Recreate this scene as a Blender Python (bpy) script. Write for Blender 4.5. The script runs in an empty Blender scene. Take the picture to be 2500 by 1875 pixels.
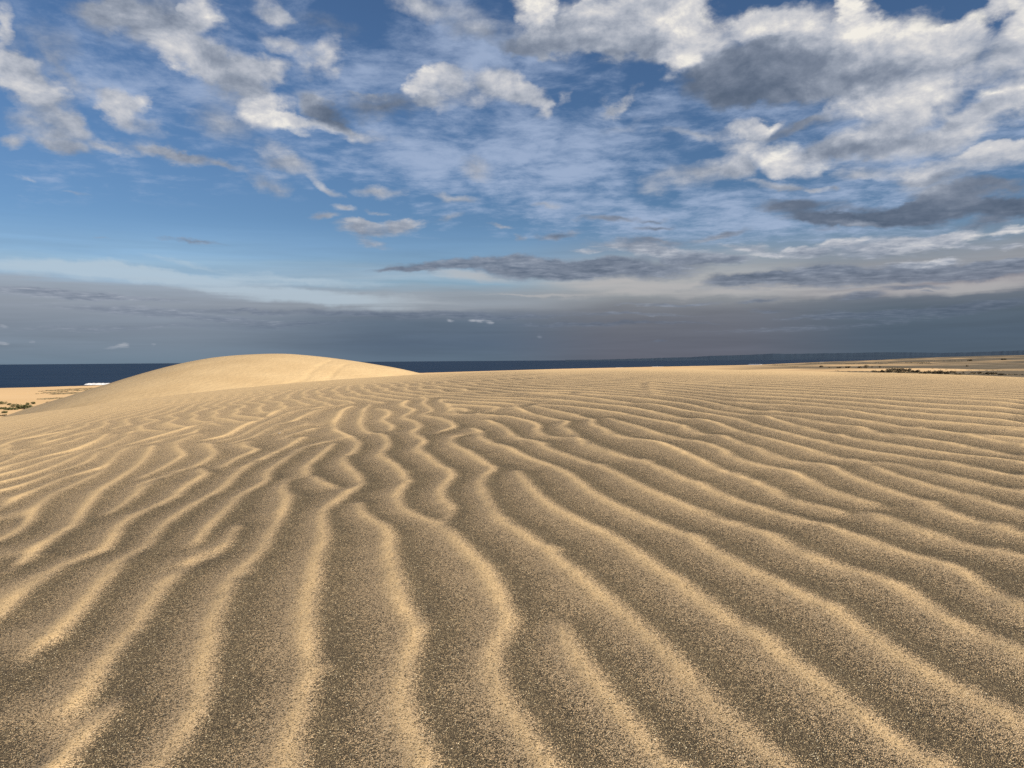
import bpy, math, random
import numpy as np
from mathutils import Vector

R = math.radians
scene = bpy.context.scene
col = scene.collection
rnd = random.Random(7)

# ------------------------------------------------------------------ settings
EXPOSURE = 0.75
SUN_EL, SUN_AZ = R(23), R(122)          # azimuth clockwise from straight ahead (+Y)
EYE = 0.40                              # the phone is held low over the sand
SEA_Z = -15.0
DUNE = (.05617452, .05675496, .00897323, .00306587, .00317486)   # near dune: slope x, slope y, xx, yy, xy

scene.view_settings.view_transform = 'Standard'
scene.view_settings.look = 'None'
scene.view_settings.exposure = EXPOSURE
scene.view_settings.gamma = 1.0
scene.render.engine = 'CYCLES'
cy = scene.cycles
cy.max_bounces = 3
cy.diffuse_bounces = 2
cy.glossy_bounces = 2
cy.transmission_bounces = 2
cy.use_denoising = False
cy.caustics_reflective = False
cy.caustics_refractive = False


def lin(c):
    return tuple(((v / 255) / 12.92 if v / 255 <= .04045 else ((v / 255 + .055) / 1.055) ** 2.4) for v in c)


def look(c):
    """scene radiance that this exposure shows as the sRGB colour c (for the sky, which gives off its own light)"""
    return tuple(v / 2 ** EXPOSURE for v in lin(c))


# ------------------------------------------------------------------ node helpers
class Nodes:
    def __init__(self, tree):
        self.t = tree

    def __call__(self, kind, **kw):
        n = self.t.nodes.new(kind)
        for k, v in kw.items():
            setattr(n, k, v)
        return n

    def put(self, sock, v):
        if isinstance(v, bpy.types.NodeSocket):
            self.t.links.new(v, sock)
        elif v is not None:
            sock.default_value = v

    def math(self, op, a, b=None, c=None, clamp=False):
        n = self('ShaderNodeMath', operation=op, use_clamp=clamp)
        for s, v in zip(n.inputs, (a, b, c)):
            self.put(s, v)
        return n.outputs[0]

    def step(self, x, lo, hi, a=0.0, b=1.0):
        n = self('ShaderNodeMapRange', interpolation_type='SMOOTHSTEP')
        for s, v in zip(n.inputs, (x, lo, hi, a, b)):
            self.put(s, v)
        return n.outputs[0]

    def lerp(self, x, lo, hi, a=0.0, b=1.0):
        n = self('ShaderNodeMapRange')
        for s, v in zip(n.inputs, (x, lo, hi, a, b)):
            self.put(s, v)
        return n.outputs[0]

    def mix(self, f, a, b):
        n = self('ShaderNodeMix', data_type='RGBA')
        self.put(n.inputs[0], f)
        for s, v in ((n.inputs[6], a), (n.inputs[7], b)):
            self.put(s, (*v, 1) if isinstance(v, tuple) and len(v) == 3 else v)
        return n.outputs[2]

    def noise(self, vec, scale, detail=4, rough=.55, dist=0.0, out=0):
        n = self('ShaderNodeTexNoise')
        self.put(n.inputs['Vector'], vec)
        n.inputs['Scale'].default_value = scale
        n.inputs['Detail'].default_value = detail
        n.inputs['Roughness'].default_value = rough
        n.inputs['Distortion'].default_value = dist
        return n.outputs[out]

    def xyz(self, x, y, z=0.0):
        n = self('ShaderNodeCombineXYZ')
        for s, v in zip(n.inputs, (x, y, z)):
            self.put(s, v)
        return n.outputs[0]

    def scaled(self, vec, s):
        n = self('ShaderNodeMapping')
        self.put(n.inputs['Vector'], vec)
        n.inputs['Scale'].default_value = s
        return n.outputs[0]

    def ramp(self, x, stops, interp='LINEAR'):
        n = self('ShaderNodeValToRGB')
        self.put(n.inputs[0], x)
        r = n.color_ramp
        r.interpolation = interp
        while len(r.elements) < len(stops):
            r.elements.new(.5)
        for e, (p, c) in zip(r.elements, stops):
            e.position = p
            e.color = (*c, 1) if len(c) == 3 else c
        return n


def material(name):
    m = bpy.data.materials.new(name)
    m.use_nodes = True
    m.node_tree.nodes.clear()
    n = Nodes(m.node_tree)
    out = n('ShaderNodeOutputMaterial')
    b = n('ShaderNodeBsdfPrincipled')
    m.node_tree.links.new(b.outputs[0], out.inputs[0])
    return m, n, b, out


# ------------------------------------------------------------------ object helpers
def grid_mesh(name, X, Y, Z, mat, wrap=False, attrs=None):
    nr, nc = X.shape
    v = np.stack([X, Y, Z], -1).reshape(-1, 3).astype(np.float32)
    i = np.arange(nr - 1)[:, None] * nc
    j = np.arange(nc if wrap else nc - 1)[None, :]
    j2 = (j + 1) % nc
    q = np.stack([i + j, i + j2, i + nc + j2, i + nc + j], -1).reshape(-1, 4).astype(np.int32)
    me = bpy.data.meshes.new(name)
    me.vertices.add(len(v))
    me.vertices.foreach_set('co', v.ravel())
    me.loops.add(q.size)
    me.loops.foreach_set('vertex_index', q.ravel())
    me.polygons.add(len(q))
    me.polygons.foreach_set('loop_start', np.arange(0, q.size, 4, dtype=np.int32))
    me.polygons.foreach_set('loop_total', np.full(len(q), 4, np.int32))
    me.polygons.foreach_set('use_smooth', np.ones(len(q), bool))
    for k, a in (attrs or {}).items():
        at = me.attributes.new(k, 'FLOAT', 'POINT')
        at.data.foreach_set('value', a.astype(np.float32).ravel())
    me.update(calc_edges=True)
    me.validate()
    me.materials.append(mat)
    o = bpy.data.objects.new(name, me)
    col.objects.link(o)
    return o


def mesh_obj(name, v, f, mat, parent=None, smooth=False):
    me = bpy.data.meshes.new(name)
    me.from_pydata(v, [], f)
    me.materials.append(mat)
    if smooth:
        me.polygons.foreach_set('use_smooth', [True] * len(f))
    me.update()
    o = bpy.data.objects.new(name, me)
    col.objects.link(o)
    o.parent = parent
    return o


def structure(o):
    o['kind'] = 'structure'
    return o


def tag(o, label, cat, group=None):
    o['label'] = label
    o['category'] = cat
    if group:
        o['group'] = group
    return o


# value noise for terrain, numpy
def vnoise(x, y, seed=0):
    xi, yi = np.floor(x).astype(np.int64), np.floor(y).astype(np.int64)
    fx, fy = x - xi, y - yi
    fx = fx * fx * fx * (fx * (fx * 6 - 15) + 10)
    fy = fy * fy * fy * (fy * (fy * 6 - 15) + 10)

    def h(a, b):
        k = (a * 374761393 + b * 668265263 + seed * 974634777) & 0xffffffff
        k = ((k ^ (k >> 13)) * 1274126177) & 0xffffffff
        return ((k ^ (k >> 16)) & 0xffff) / 65535.0
    return (h(xi, yi) * (1 - fx) + h(xi + 1, yi) * fx) * (1 - fy) + (h(xi, yi + 1) * (1 - fx) + h(xi + 1, yi + 1) * fx) * fy


def fbm(x, y, octaves=4, seed=0):
    s, a, t = 0, 1, 0
    for k in range(octaves):
        s = s + a * vnoise(x * 2 ** k, y * 2 ** k, seed + k)
        t += a
        a *= .5
    return s / t - .5


def smooth01(t):
    t = np.clip(t, 0, 1)
    return t * t * (3 - 2 * t)


# ------------------------------------------------------------------ ripple crests, surveyed on the dune (metres)
# every line runs so that the lee of the ripple lies on its right
CRESTS = """
-777 1158 -791 1211 -812 1280 -824 1347 -831 1402 -821 1448 -806 1483 -798 1521 -835 1619 -869 1711 -883 1784 -885 1872 -877 1937 -879 2019 -907 2142 -916 2263 -933 2349 -1006 2476
-931 1391 -931 1439 -934 1491 -963 1576 -985 1680 -1003 1772 -1067 1915 -1124 2062 -1175 2211 -1199 2331 -1239 2492 -1291 2681 -1372 2911 -1470 3154
-1103 1652 -1117 1749 -1188 1901 -1258 2047 -1304 2189 -1321 2339 -1357 2541 -1433 2744 -1537 3023 -1563 3203 -1514 3248 -1518 3405 -1459 3541 -1537 3779 -1554 3867
-1359 2038 -1391 2188 -1420 2340 -1433 2464 -1414 2542 -1394 2626
-1525 2289 -1509 2356 -1527 2481 -1546 2622 -1530 2711 -1572 2891 -1655 3083 -1650 3214 -1624 3271 -1609 3416 -1594 3576 -1604 3770 -1607 3983 -1589 4057
-1634 2454 -1620 2563 -1632 2745 -1669 2923 -1724 3151 -1713 3284 -1838 3680 -1903 3863
-1741 2616 -1742 2758 -1768 2958 -1777 3114 -1816 3341 -1869 3526 -1946 3794
-1853 2784 -1875 2954 -1859 3094 -1827 3240 -1903 3547 -2013 3837
-1981 2979 -2032 3185 -2065 3408 -2049 3593 -2103 3848 -2051 3935
-2200 3309 -2191 3444 -2182 3633 -2204 3867 -2176 4045
-2438 3670 -2512 3931 -2508 4121 -2443 4288
-630 937 -627 961 -627 998 -626 1043 -632 1083 -648 1139 -666 1201 -683 1262 -699 1330 -721 1415 -720 1481 -724 1539 -750 1626 -766 1711 -775 1814 -781 1936 -781 2074 -807 2224 -825 2329 -825 2485 -811 2630 -822 2703 -813 2849 -820 3038
-478 846 -488 896 -502 935 -515 984 -523 1034 -529 1084 -545 1145 -561 1220 -571 1290 -570 1344 -569 1380 -546 1400 -550 1483 -568 1560 -581 1634
-427 717 -424 730 -428 755 -433 784 -438 813 -443 850
-619 1517 -642 1629 -657 1720 -671 1821 -692 1952 -691 1997 -685 2075 -683 2171 -723 2282 -735 2414 -742 2575 -746 2742 -711 2825 -682 2863
-329 706 -329 715 -325 738 -327 773 -335 819 -353 880 -377 941 -399 1014 -423 1084 -441 1163 -456 1247 -452 1298 -461 1374 -470 1456 -487 1550 -504 1679 -530 1806 -558 1910 -603 2024 -620 2131 -592 2158
-460 1994 -506 2059 -544 2133 -577 2190 -617 2315 -625 2430 -631 2556 -641 2727 -649 2822
-200 688 -202 700 -209 729 -218 765 -222 812 -227 862 -229 905 -246 950 -270 1010 -291 1085 -304 1149 -316 1226 -340 1331 -357 1447 -384 1564 -413 1677 -416 1749 -406 1824 -395 1920 -386 1996 -422 2110 -493 2292 -533 2442 -525 2566 -548 2747 -598 2899 -692 3126 -753 3281 -814 3547 -849 3784 -902 4101 -913 4265 -913 4440
-73 674 -77 691 -87 726 -102 768 -116 818 -122 864 -121 903 -119 954 -120 1003 -128 1039 -155 1097 -171 1152 -189 1220 -206 1303 -218 1367 -230 1462 -257 1553 -302 1626 -331 1690 -356 1777
36 663 33 675 26 696 16 731 3 769 -9 805 -17 850 -19 896 -15 935 -2 977 1 1019 -7 1067 -21 1126 -34 1192 -50 1252 -83 1347 -112 1435 -132 1499 -142 1555 -123 1615 -131 1686 -158 1769 -170 1870 -162 1960 -158 2044 -176 2143 -218 2238 -265 2390 -306 2533 -304 2706 -374 2938 -380 3179 -430 3388 -507 3613 -496 3910 -592 4222 -619 4581
-153 1558 -183 1597 -210 1636 -240 1690 -263 1771 -272 1870 -266 1975 -281 2047 -338 2237 -397 2391 -424 2487 -424 2636 -467 2857 -516 3022 -584 3113 -649 3315 -694 3531 -745 3839 -772 3997 -832 4454
144 652 144 664 136 681 128 703 120 728 111 758 99 803 88 843 77 897 67 950 62 992
235 643 234 655 231 679 223 710 216 739 208 753 198 791 191 827 181 873 169 924 154 983 139 1039 118 1108 101 1174 84 1234 69 1309 42 1369 8 1454 -22 1548 -35 1582 -55 1703 -70 1813 -78 1936 -65 2034 -42 2120 -78 2213 -146 2421 -208 2622 -211 2748 -178 2818
364 633 363 642 357 663 349 684 340 709 335 736 327 765 320 799 313 840 306 881 297 922 282 964 269 1001 256 1060 243 1121 228 1170 215 1223 204 1269 189 1332 165 1411 134 1483 104 1561 74 1659 50 1781 28 1922 9 2066
468 692 467 699 464 715 458 735 451 765 441 794 435 822 429 852 426 890 422 933 417 975 407 1013 393 1054 377 1099 362 1142 346 1187 332 1267 319 1338 292 1403 257 1476 232 1553 203 1640 180 1734 161 1853 134 2010 93 2138 45 2260 -5 2422 -70 2583 -78 2631 -114 2740 -115 2879 -161 3035
560 829 558 836 555 857 549 882 543 909 536 946 542 999 540 1038 533 1077 516 1119 495 1158 472 1201 463 1258 452 1322 436 1375 415 1424 398 1446 378 1511 353 1570 329 1647 302 1731 281 1822 260 1940 238 2055 194 2147 152 2271 115 2380 100 2492 60 2594 17 2672 -10 2818 -30 2937 -87 3218 -113 3278
640 950 639 959 640 995 642 1033 654 1098 650 1140 640 1173 616 1204 603 1241 590 1281 579 1331 572 1385 553 1406 529 1440 508 1484 488 1541 464 1592 446 1670 428 1770 401 1853 378 1978 356 2079 307 2177 264 2281 236 2390 229 2532 216 2629 202 2804 191 2923 229 3098 172 3193 97 3380 43 3638 20 3849 53 3902
210 2615 125 2663 94 2811 107 2958 78 3119 22 3286 -34 3417 -93 3474 -165 3568 -278 3628 -318 3904 -389 4331 -422 4534
780 1158 775 1165 757 1202 737 1219 718 1259 698 1302 688 1346 680 1401 673 1451
627 1470 612 1494 591 1531 573 1580 571 1668 556 1754 544 1865 524 1904 510 1997 497 2100 480 2215 465 2368 430 2463 379 2539 346 2613 328 2792 308 2956 330 3123 291 3213 223 3401 147 3647 110 3835
716 1506 697 1543 684 1605 673 1672 677 1755 679 1848 658 1905 623 1967 598 2051 601 2157 596 2276 570 2390 519 2492 481 2631 445 2823 413 2999 401 3141 361 3158
846 1257 844 1269 836 1329 819 1376 812 1425 821 1507 801 1569 786 1647 782 1732 783 1816 793 1898 772 1967 733 1996 706 2063 697 2199 679 2329 680 2500 624 2582 612 2762 563 2940 514 3094 461 3266 395 3406 323 3559 245 3729 124 3863
940 1397 939 1412 922 1467 913 1535 897 1599 886 1681 881 1786 886 1885
891 1938 877 1980 847 2027 831 2117 813 2214 794 2322 773 2441 750 2574 745 2792 718 2969 658 3037 619 3149 581 3324 499 3538 400 3719 290 3922 168 4154 30 4373 -123 4624
1039 1545 1036 1560 1012 1589 992 1645 971 1706 956 1785 940 1873 919 1941
1122 1669 1122 1690 1094 1741 1075 1809 1056 1882 1025 1945 993 2012 958 2084 930 2183 917 2288 893 2377 868 2537 849 2681 840 2882 797 3080 734 3260 690 3453 636 3641 531 3761 431 4007 318 4292 108 4573
1228 1828 1226 1846 1198 1907 1157 1974 1113 2047 1082 2121 1049 2201 1030 2284 1022 2399 989 2469 967 2574 966 2758 966 2972 895 3069 839 3246 796 3536 717 3747 573 4060 399 4393
1282 1908 1280 1928 1249 2016 1231 2133 1199 2241 1169 2331 1142 2396 1158 2519 1128 2596 1076 2685 1048 2855 1003 3007
1382 2058 1378 2077 1366 2176 1357 2285 1333 2378 1306 2479 1262 2559 1231 2678 1196 2809 1143 2914 1056 3087 943 3234 919 3552 863 3835 759 4147
1601 2384 1599 2410 1447 2583 1362 2762 1312 3082 1191 3320 1023 3510 970 3749 907 4029 793 4330
1685 2510 1677 2530 1574 2728 1482 2908 1389 3139 1253 3493 1080 3704 1018 3935 918 4236 796 4554
1824 2718 1815 2737 1626 2993 1507 3280 1352 3602 1144 3925 1072 4145 967 4464 836 4786
1949 2905 1937 2922 1732 3188 1601 3486 1432 3816 1206 4137 1126 4353 1016 4689 875 5009
2077 3096 2065 3116 1923 3334 1769 3589 1552 3957 1261 4328 1181 4568 1063 4904 917 5245
2188 3262 2176 3284 1981 3538 1766 3845 1578 4205 1334 4578 1219 4870 1080 5186
-267 2965 -228 3107 -320 3432 -417 3647 -398 3851 -491 4275 -513 4599 -582 4853
-490 3148 -512 3289 -589 3524 -601 3783 -657 4010 -739 4169
-838 2421 -830 2548 -822 2703 -813 2849 -820 3038
-1089 3076 -1069 3190 -1099 3447 -1113 3633 -1056 3728 -1069 3950 -1080 4289 -1030 4464 -987 4567
-1192 3129 -1155 3284 -1183 3555 -1221 3830 -1242 4144 -1230 4379 -1153 4436 -1104 4499
-1286 3201 -1225 3287 -1244 3476 -1282 3738 -1296 3923 -1309 4109 -1337 4429 -1325 4615 -1237 4684
-1010 3231 -998 3347 -962 3473 -870 3481
-900 3173 -875 3282 -848 3365
-1137 2366 -1140 2496 -1160 2649 -1189 2796 -1304 3002 -1380 3159 -1406 3303 -1416 3451
-1022 2517 -1068 2770 -1163 2966 -1235 3102
-922 2454 -930 2627 -921 2791 -1021 2930 -1067 3025
-978 1874 -998 1990 -1024 2107 -1062 2232 -1071 2292 -1056 2356 -1053 2450 -1033 2482
"""
crests = []
for ln in CRESTS.strip().splitlines():
    a = np.array([float(t) for t in ln.split()])
    crests.append(a.reshape(-1, 2) / 1000.0)


def spline(p, step=.02):
    p = np.asarray(p)
    if len(p) < 3:
        q = p
    else:
        e = np.concatenate([[2 * p[0] - p[1]], p, [2 * p[-1] - p[-2]]])
        q = []
        for k in range(1, len(e) - 2):
            p0, p1, p2, p3 = e[k - 1:k + 3]
            n = max(2, int(np.hypot(*(p2 - p1)) / step))
            t = (np.arange(n) / n)[:, None]
            q.append(.5 * (2 * p1 + (p2 - p0) * t + (2 * p0 - 5 * p1 + 4 * p2 - p3) * t ** 2 + (3 * p1 - p0 - 3 * p2 + p3) * t ** 3))
        q = np.concatenate(q + [p[-1:]])
    return q


def ripple_fields():
    """height and trough share of the ripples on a metric grid over the near dune"""
    g = .01
    x0, x1, y0, y1 = -13.0, 13.0, -2.0, 15.0
    xs, ys = np.arange(x0, x1, g), np.arange(y0, y1, g)
    nx, ny = len(xs), len(ys)
    BIG = 9.0
    dl = np.full((ny, nx), BIG, np.float32)
    dr = np.full((ny, nx), BIG, np.float32)
    RAD = .22
    mids, nrms = [], []
    for line in crests:
        q = spline(line)
        n = len(q) - 1
        for k in range(n):
            a, b = q[k], q[k + 1]
            d = b - a
            L2 = d @ d
            if L2 < 1e-10:
                continue
            mids.append((a + b) / 2)
            L = math.sqrt(L2)
            nrms.append((d[1] / L, -d[0] / L))
            i0, i1 = int((min(a[0], b[0]) - RAD - x0) / g), int((max(a[0], b[0]) + RAD - x0) / g) + 1
            j0, j1 = int((min(a[1], b[1]) - RAD - y0) / g), int((max(a[1], b[1]) + RAD - y0) / g) + 1
            i0, j0 = max(i0, 0), max(j0, 0)
            X, Y = xs[i0:i1][None, :] - a[0], ys[j0:j1][:, None] - a[1]
            t = (X * d[0] + Y * d[1]) / L2
            tc = np.clip(t, 0, 1)
            D = np.hypot(X - tc * d[0], Y - tc * d[1])
            if k == 0:
                D = np.where(t < 0, D * 1.5, D)
            if k == n - 1:
                D = np.where(t > 1, D * 1.5, D)
            right = (X * d[1] - Y * d[0]) > 0
            D = D.astype(np.float32)
            A = dl[j0:j1, i0:i1]
            np.minimum(A, np.where(right, D, BIG), out=A)
            B = dr[j0:j1, i0:i1]
            np.minimum(B, np.where(right, BIG, D), out=B)
    w = dl + dr
    s = dl / np.maximum(w, 1e-6)
    conf = smooth01((.30 - w) / .09)

    # the rest of the dune: a phase field that carries the surveyed directions on
    c = .08
    cx, cy_ = np.arange(x0, x1, c), np.arange(y0, y1, c)
    M, N = np.array(mids)[::3], np.array(nrms)[::3]
    CX, CY = np.meshgrid(cx, cy_)
    P = np.stack([CX.ravel(), CY.ravel()], 1)
    G = np.zeros_like(P)
    # a few wind directions beyond the surveyed patch
    extra = [((-4, 5), (-.3)), ((-6, 8), (-.1)), ((-3, 8), (.35)), ((0, 8), (.85)), ((3, 8), 1.15), ((5, 5), 1.08), ((7, 8), 1.15), ((5, 1), 1.0), ((-5, 1), -.5), ((0, -1), 0.1), ((0, 11), 1.0), ((-3, 6), .2), ((2, 6), 1.1)]
    EM = np.array([e[0] for e in extra], float)
    EN = np.array([(math.cos(e[1]), math.sin(e[1])) for e in extra])
    for k in range(0, len(P), 4000):
        p = P[k:k + 4000]
        d2 = ((p[:, None, :] - M[None]) ** 2).sum(-1)
        wt = 1 / (d2 + .06) ** 2
        d3 = ((p[:, None, :] - EM[None]) ** 2).sum(-1)
        w3 = 25 / (d3 + .8) ** 2
        v = wt @ N + w3 @ EN
        G[k:k + 4000] = v / np.linalg.norm(v, axis=1)[:, None]
    lam = .108
    G = G.reshape(*CX.shape, 2) / lam
    calm = 1 - .65 * smooth01((CX - .2) / 1.5)
    ang = calm * (.9 * fbm(CX / .45, CY / .45, 2, 5) + .8 * fbm(CX / 1.6, CY / 1.6, 2, 9))
    G = np.stack([G[..., 0] * np.cos(ang) - G[..., 1] * np.sin(ang), G[..., 0] * np.sin(ang) + G[..., 1] * np.cos(ang)], -1)
    div = np.zeros(CX.shape)
    gx, gy = G[..., 0], G[..., 1]
    div[:, 1:] += (gx[:, 1:] + gx[:, :-1]) / 2 / c
    div[:, :-1] -= (gx[:, 1:] + gx[:, :-1]) / 2 / c
    div[1:, :] += (gy[1:, :] + gy[:-1, :]) / 2 / c
    div[:-1, :] -= (gy[1:, :] + gy[:-1, :]) / 2 / c
    div = -div
    hh, ww = div.shape
    ext = np.concatenate([np.concatenate([div, div[:, ::-1]], 1), np.concatenate([div[::-1], div[::-1, ::-1]], 1)], 0)
    fy_, fx_ = np.fft.fftfreq(2 * hh), np.fft.fftfreq(2 * ww)
    den = (2 * np.cos(2 * np.pi * fy_)[:, None] + 2 * np.cos(2 * np.pi * fx_)[None] - 4) / c ** 2
    den[0, 0] = 1
    F = np.fft.fft2(ext) / den
    F[0, 0] = 0
    phi = np.real(np.fft.ifft2(F))[:hh, :ww]
    XX, YY = np.meshgrid(xs, ys)
    ph = sample(phi, cx[0], cy_[0], c, XX, YY)
    ph += (1 - .6 * smooth01((XX - .2) / 1.5)) * (.9 * fbm(XX / .40, YY / .40, 2, 31) + .22 * fbm(XX / .14, YY / .14, 2, 37))
    # forks: the count jumps by one where two broad patches of noise meet
    s2 = ph - np.floor(ph)

    # profile of one ripple: crest, steep lee, dark floor, long stoss rise
    px = np.array([0, .05, .12, .20, .30, .42, .6, .78, .9, .96, 1.0])
    hz = np.array([1, .95, .70, .36, .10, .0, .14, .42, .74, .93, 1.0])
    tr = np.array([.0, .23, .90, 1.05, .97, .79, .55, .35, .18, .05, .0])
    h1, t1 = np.interp(s, px, hz), np.interp(s, px, tr)
    h2, t2 = np.interp(s2, px, hz), np.interp(s2, px, tr)
    W = np.where(w < .35, w, lam)
    H = conf * h1 * np.clip(W, .04, .16) * .075 + (1 - conf) * h2 * lam * .07
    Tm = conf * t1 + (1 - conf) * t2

    def blur(a, n):
        k = np.hanning(2 * n + 3)[1:-1]
        k /= k.sum()
        for ax in (0, 1):
            a = sum(np.roll(a, i - n, ax) * k[i] for i in range(2 * n + 1))
        return a
    return (xs, ys, g, blur(H, 2), blur(Tm, 1))


def sample(A, x0, y0, g, x, y):
    h, w = A.shape
    fx = np.clip((x - x0) / g, 0, w - 1.001)
    fy = np.clip((y - y0) / g, 0, h - 1.001)
    i, j = fx.astype(int), fy.astype(int)
    u, v = fx - i, fy - j
    return (A[j, i] * (1 - u) + A[j, i + 1] * u) * (1 - v) + (A[j + 1, i] * (1 - u) + A[j + 1, i + 1] * u) * v


def dune_base(x, y):
    p, q, a, b, c = DUNE
    return p * x + q * y - a * x * x - b * y * y - c * x * y


# ------------------------------------------------------------------ materials
def sand_material(name, ripples):
    m, n, b, out = material(name)
    geo = n('ShaderNodeNewGeometry').outputs['Position']
    pale = (.70, .465, .215)
    if ripples:
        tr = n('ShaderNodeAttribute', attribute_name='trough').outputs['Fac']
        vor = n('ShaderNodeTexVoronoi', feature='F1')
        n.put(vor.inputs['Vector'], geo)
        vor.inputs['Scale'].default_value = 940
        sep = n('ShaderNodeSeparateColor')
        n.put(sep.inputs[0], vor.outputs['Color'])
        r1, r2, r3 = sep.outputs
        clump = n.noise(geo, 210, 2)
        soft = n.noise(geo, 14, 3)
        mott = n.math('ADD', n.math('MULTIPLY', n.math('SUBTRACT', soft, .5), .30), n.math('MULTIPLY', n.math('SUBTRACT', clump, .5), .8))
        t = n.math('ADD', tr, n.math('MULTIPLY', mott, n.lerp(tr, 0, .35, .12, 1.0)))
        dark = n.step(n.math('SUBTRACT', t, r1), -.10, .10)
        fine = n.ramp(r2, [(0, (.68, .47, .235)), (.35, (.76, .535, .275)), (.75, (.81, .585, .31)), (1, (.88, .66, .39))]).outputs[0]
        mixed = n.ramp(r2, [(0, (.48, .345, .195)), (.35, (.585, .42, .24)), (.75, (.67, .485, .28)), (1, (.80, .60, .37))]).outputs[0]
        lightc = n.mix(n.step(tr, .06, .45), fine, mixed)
        darkc = n.ramp(r3, [(0, (.050, .039, .026)), (.45, (.098, .077, .049)), (.75, (.17, .133, .083)), (.94, (.35, .265, .15)), (.985, (.55, .44, .26)), (1, (.95, .84, .60))]).outputs[0]  # last stops paint a few sunlit glints in as pale grains
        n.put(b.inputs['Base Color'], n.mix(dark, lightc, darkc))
        bump = n('ShaderNodeBump')
        n.put(bump.inputs['Height'], n.math('ADD', n.math('MULTIPLY', vor.outputs['Distance'], -1.0), n.math('MULTIPLY', clump, .6)))
        bump.inputs['Distance'].default_value = .0011
        n.put(bump.inputs['Strength'], n.lerp(tr, .05, .8, .12, .8))
        n.put(b.inputs['Normal'], bump.outputs[0])
    else:
        a = n.noise(geo, .35, 5)
        f = n.noise(geo, 3.0, 4)
        c = n.mix(n.lerp(a, .3, .7), (.565, .410, .225), (.64, .475, .268))
        n.put(b.inputs['Base Color'], c)
        bump = n('ShaderNodeBump')
        n.put(bump.inputs['Height'], f)
        bump.inputs['Distance'].default_value = .12
        bump.inputs['Strength'].default_value = .35
        n.put(b.inputs['Normal'], bump.outputs[0])
    b.inputs['Roughness'].default_value = .9
    b.inputs['Specular IOR Level'].default_value = .15
    return m


def plain_material():
    m, n, b, out = material('coastal_sand')
    geo = n('ShaderNodeNewGeometry').outputs['Position']
    scrub = n('ShaderNodeAttribute', attribute_name='scrub').outputs['Fac']  # sparse scrub, plus the painted cloud shade on the right
    wet = n('ShaderNodeAttribute', attribute_name='wet').outputs['Fac']
    a = n.noise(n.scaled(geo, (.006, .012, .02)), 1.0, 6, .6)
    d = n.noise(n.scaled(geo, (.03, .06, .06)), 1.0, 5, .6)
    base = n.mix(n.step(a, .38, .66), (.78, .53, .275), (.85, .59, .32))
    grey = n.mix(n.step(d, .40, .62), (.150, .122, .082), (.098, .082, .058))  # scrub-sand tones, darkened to paint in cloud shadow
    c = n.mix(scrub, base, n.mix(.62, grey, (.185, .152, .107)))  # scrub mask also lays on the painted cloud shade
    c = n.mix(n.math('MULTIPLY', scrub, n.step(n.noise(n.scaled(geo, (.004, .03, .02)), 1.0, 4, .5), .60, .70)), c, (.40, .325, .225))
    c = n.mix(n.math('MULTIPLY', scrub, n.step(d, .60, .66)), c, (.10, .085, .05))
    c = n.mix(n.math('MULTIPLY', wet, .75), c, (.20, .155, .10))
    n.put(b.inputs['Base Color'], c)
    b.inputs['Roughness'].default_value = .95
    b.inputs['Specular IOR Level'].default_value = .1
    return m


def sea_material():
    m, n, b, out = material('sea_water')
    geo = n('ShaderNodeNewGeometry').outputs['Position']
    w = n.noise(n.scaled(geo, (.05, .16, .1)), 1.0, 6, .65)
    w2 = n.noise(n.scaled(geo, (.004, .012, .01)), 1.0, 3)
    n.put(b.inputs['Base Color'], n.mix(n.step(w2, .35, .65), (.008, .021, .046), (.012, .028, .058)))
    b.inputs['Roughness'].default_value = .55
    b.inputs['Specular IOR Level'].default_value = .16
    bump = n('ShaderNodeBump')
    n.put(bump.inputs['Height'], w)
    bump.inputs['Distance'].default_value = .8
    bump.inputs['Strength'].default_value = .3
    n.put(b.inputs['Normal'], bump.outputs[0])
    return m


def flat_material(name, c1, c2, scale, rough=.9):
    m, n, b, out = material(name)
    geo = n('ShaderNodeNewGeometry').outputs['Position']
    n.put(b.inputs['Base Color'], n.mix(n.step(n.noise(geo, scale, 4), .35, .65), c1, c2))
    b.inputs['Roughness'].default_value = rough
    b.inputs['Specular IOR Level'].default_value = .15
    return m


# ------------------------------------------------------------------ the dune under the camera
xs, ys, g, RH, RT = ripple_fields()
az = np.concatenate([np.arange(-180, -75, 3.0), np.arange(-75, -39, .5), np.arange(-39, 39, .085), np.arange(39, 75, .5), np.arange(75, 180, 3.0)])
rad = [.03, .08, .15, .25, .35, .45]
while rad[-1] < 75:
    r = rad[-1]
    rad.append(r + (.0055 if r < 1.6 else .009 if r < 3.5 else .013 if r < 7 else .022 if r < 13 else .25 if r < 20 else 1.5))
rad = np.array(rad)
A_, R_ = np.meshgrid(np.radians(az), rad)
X, Y = R_ * np.sin(A_), R_ * np.cos(A_)
Z = dune_base(X, Y)
slope_view = R_ * np.sqrt(np.maximum((DUNE[2] * np.sin(A_) ** 2 + DUNE[3] * np.cos(A_) ** 2 + DUNE[4] * np.sin(A_) * np.cos(A_)), 1e-5) / EYE)   # 1 at the brow
fade_l = 1 - smooth01((slope_view - .42) / .50) * .93
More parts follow.
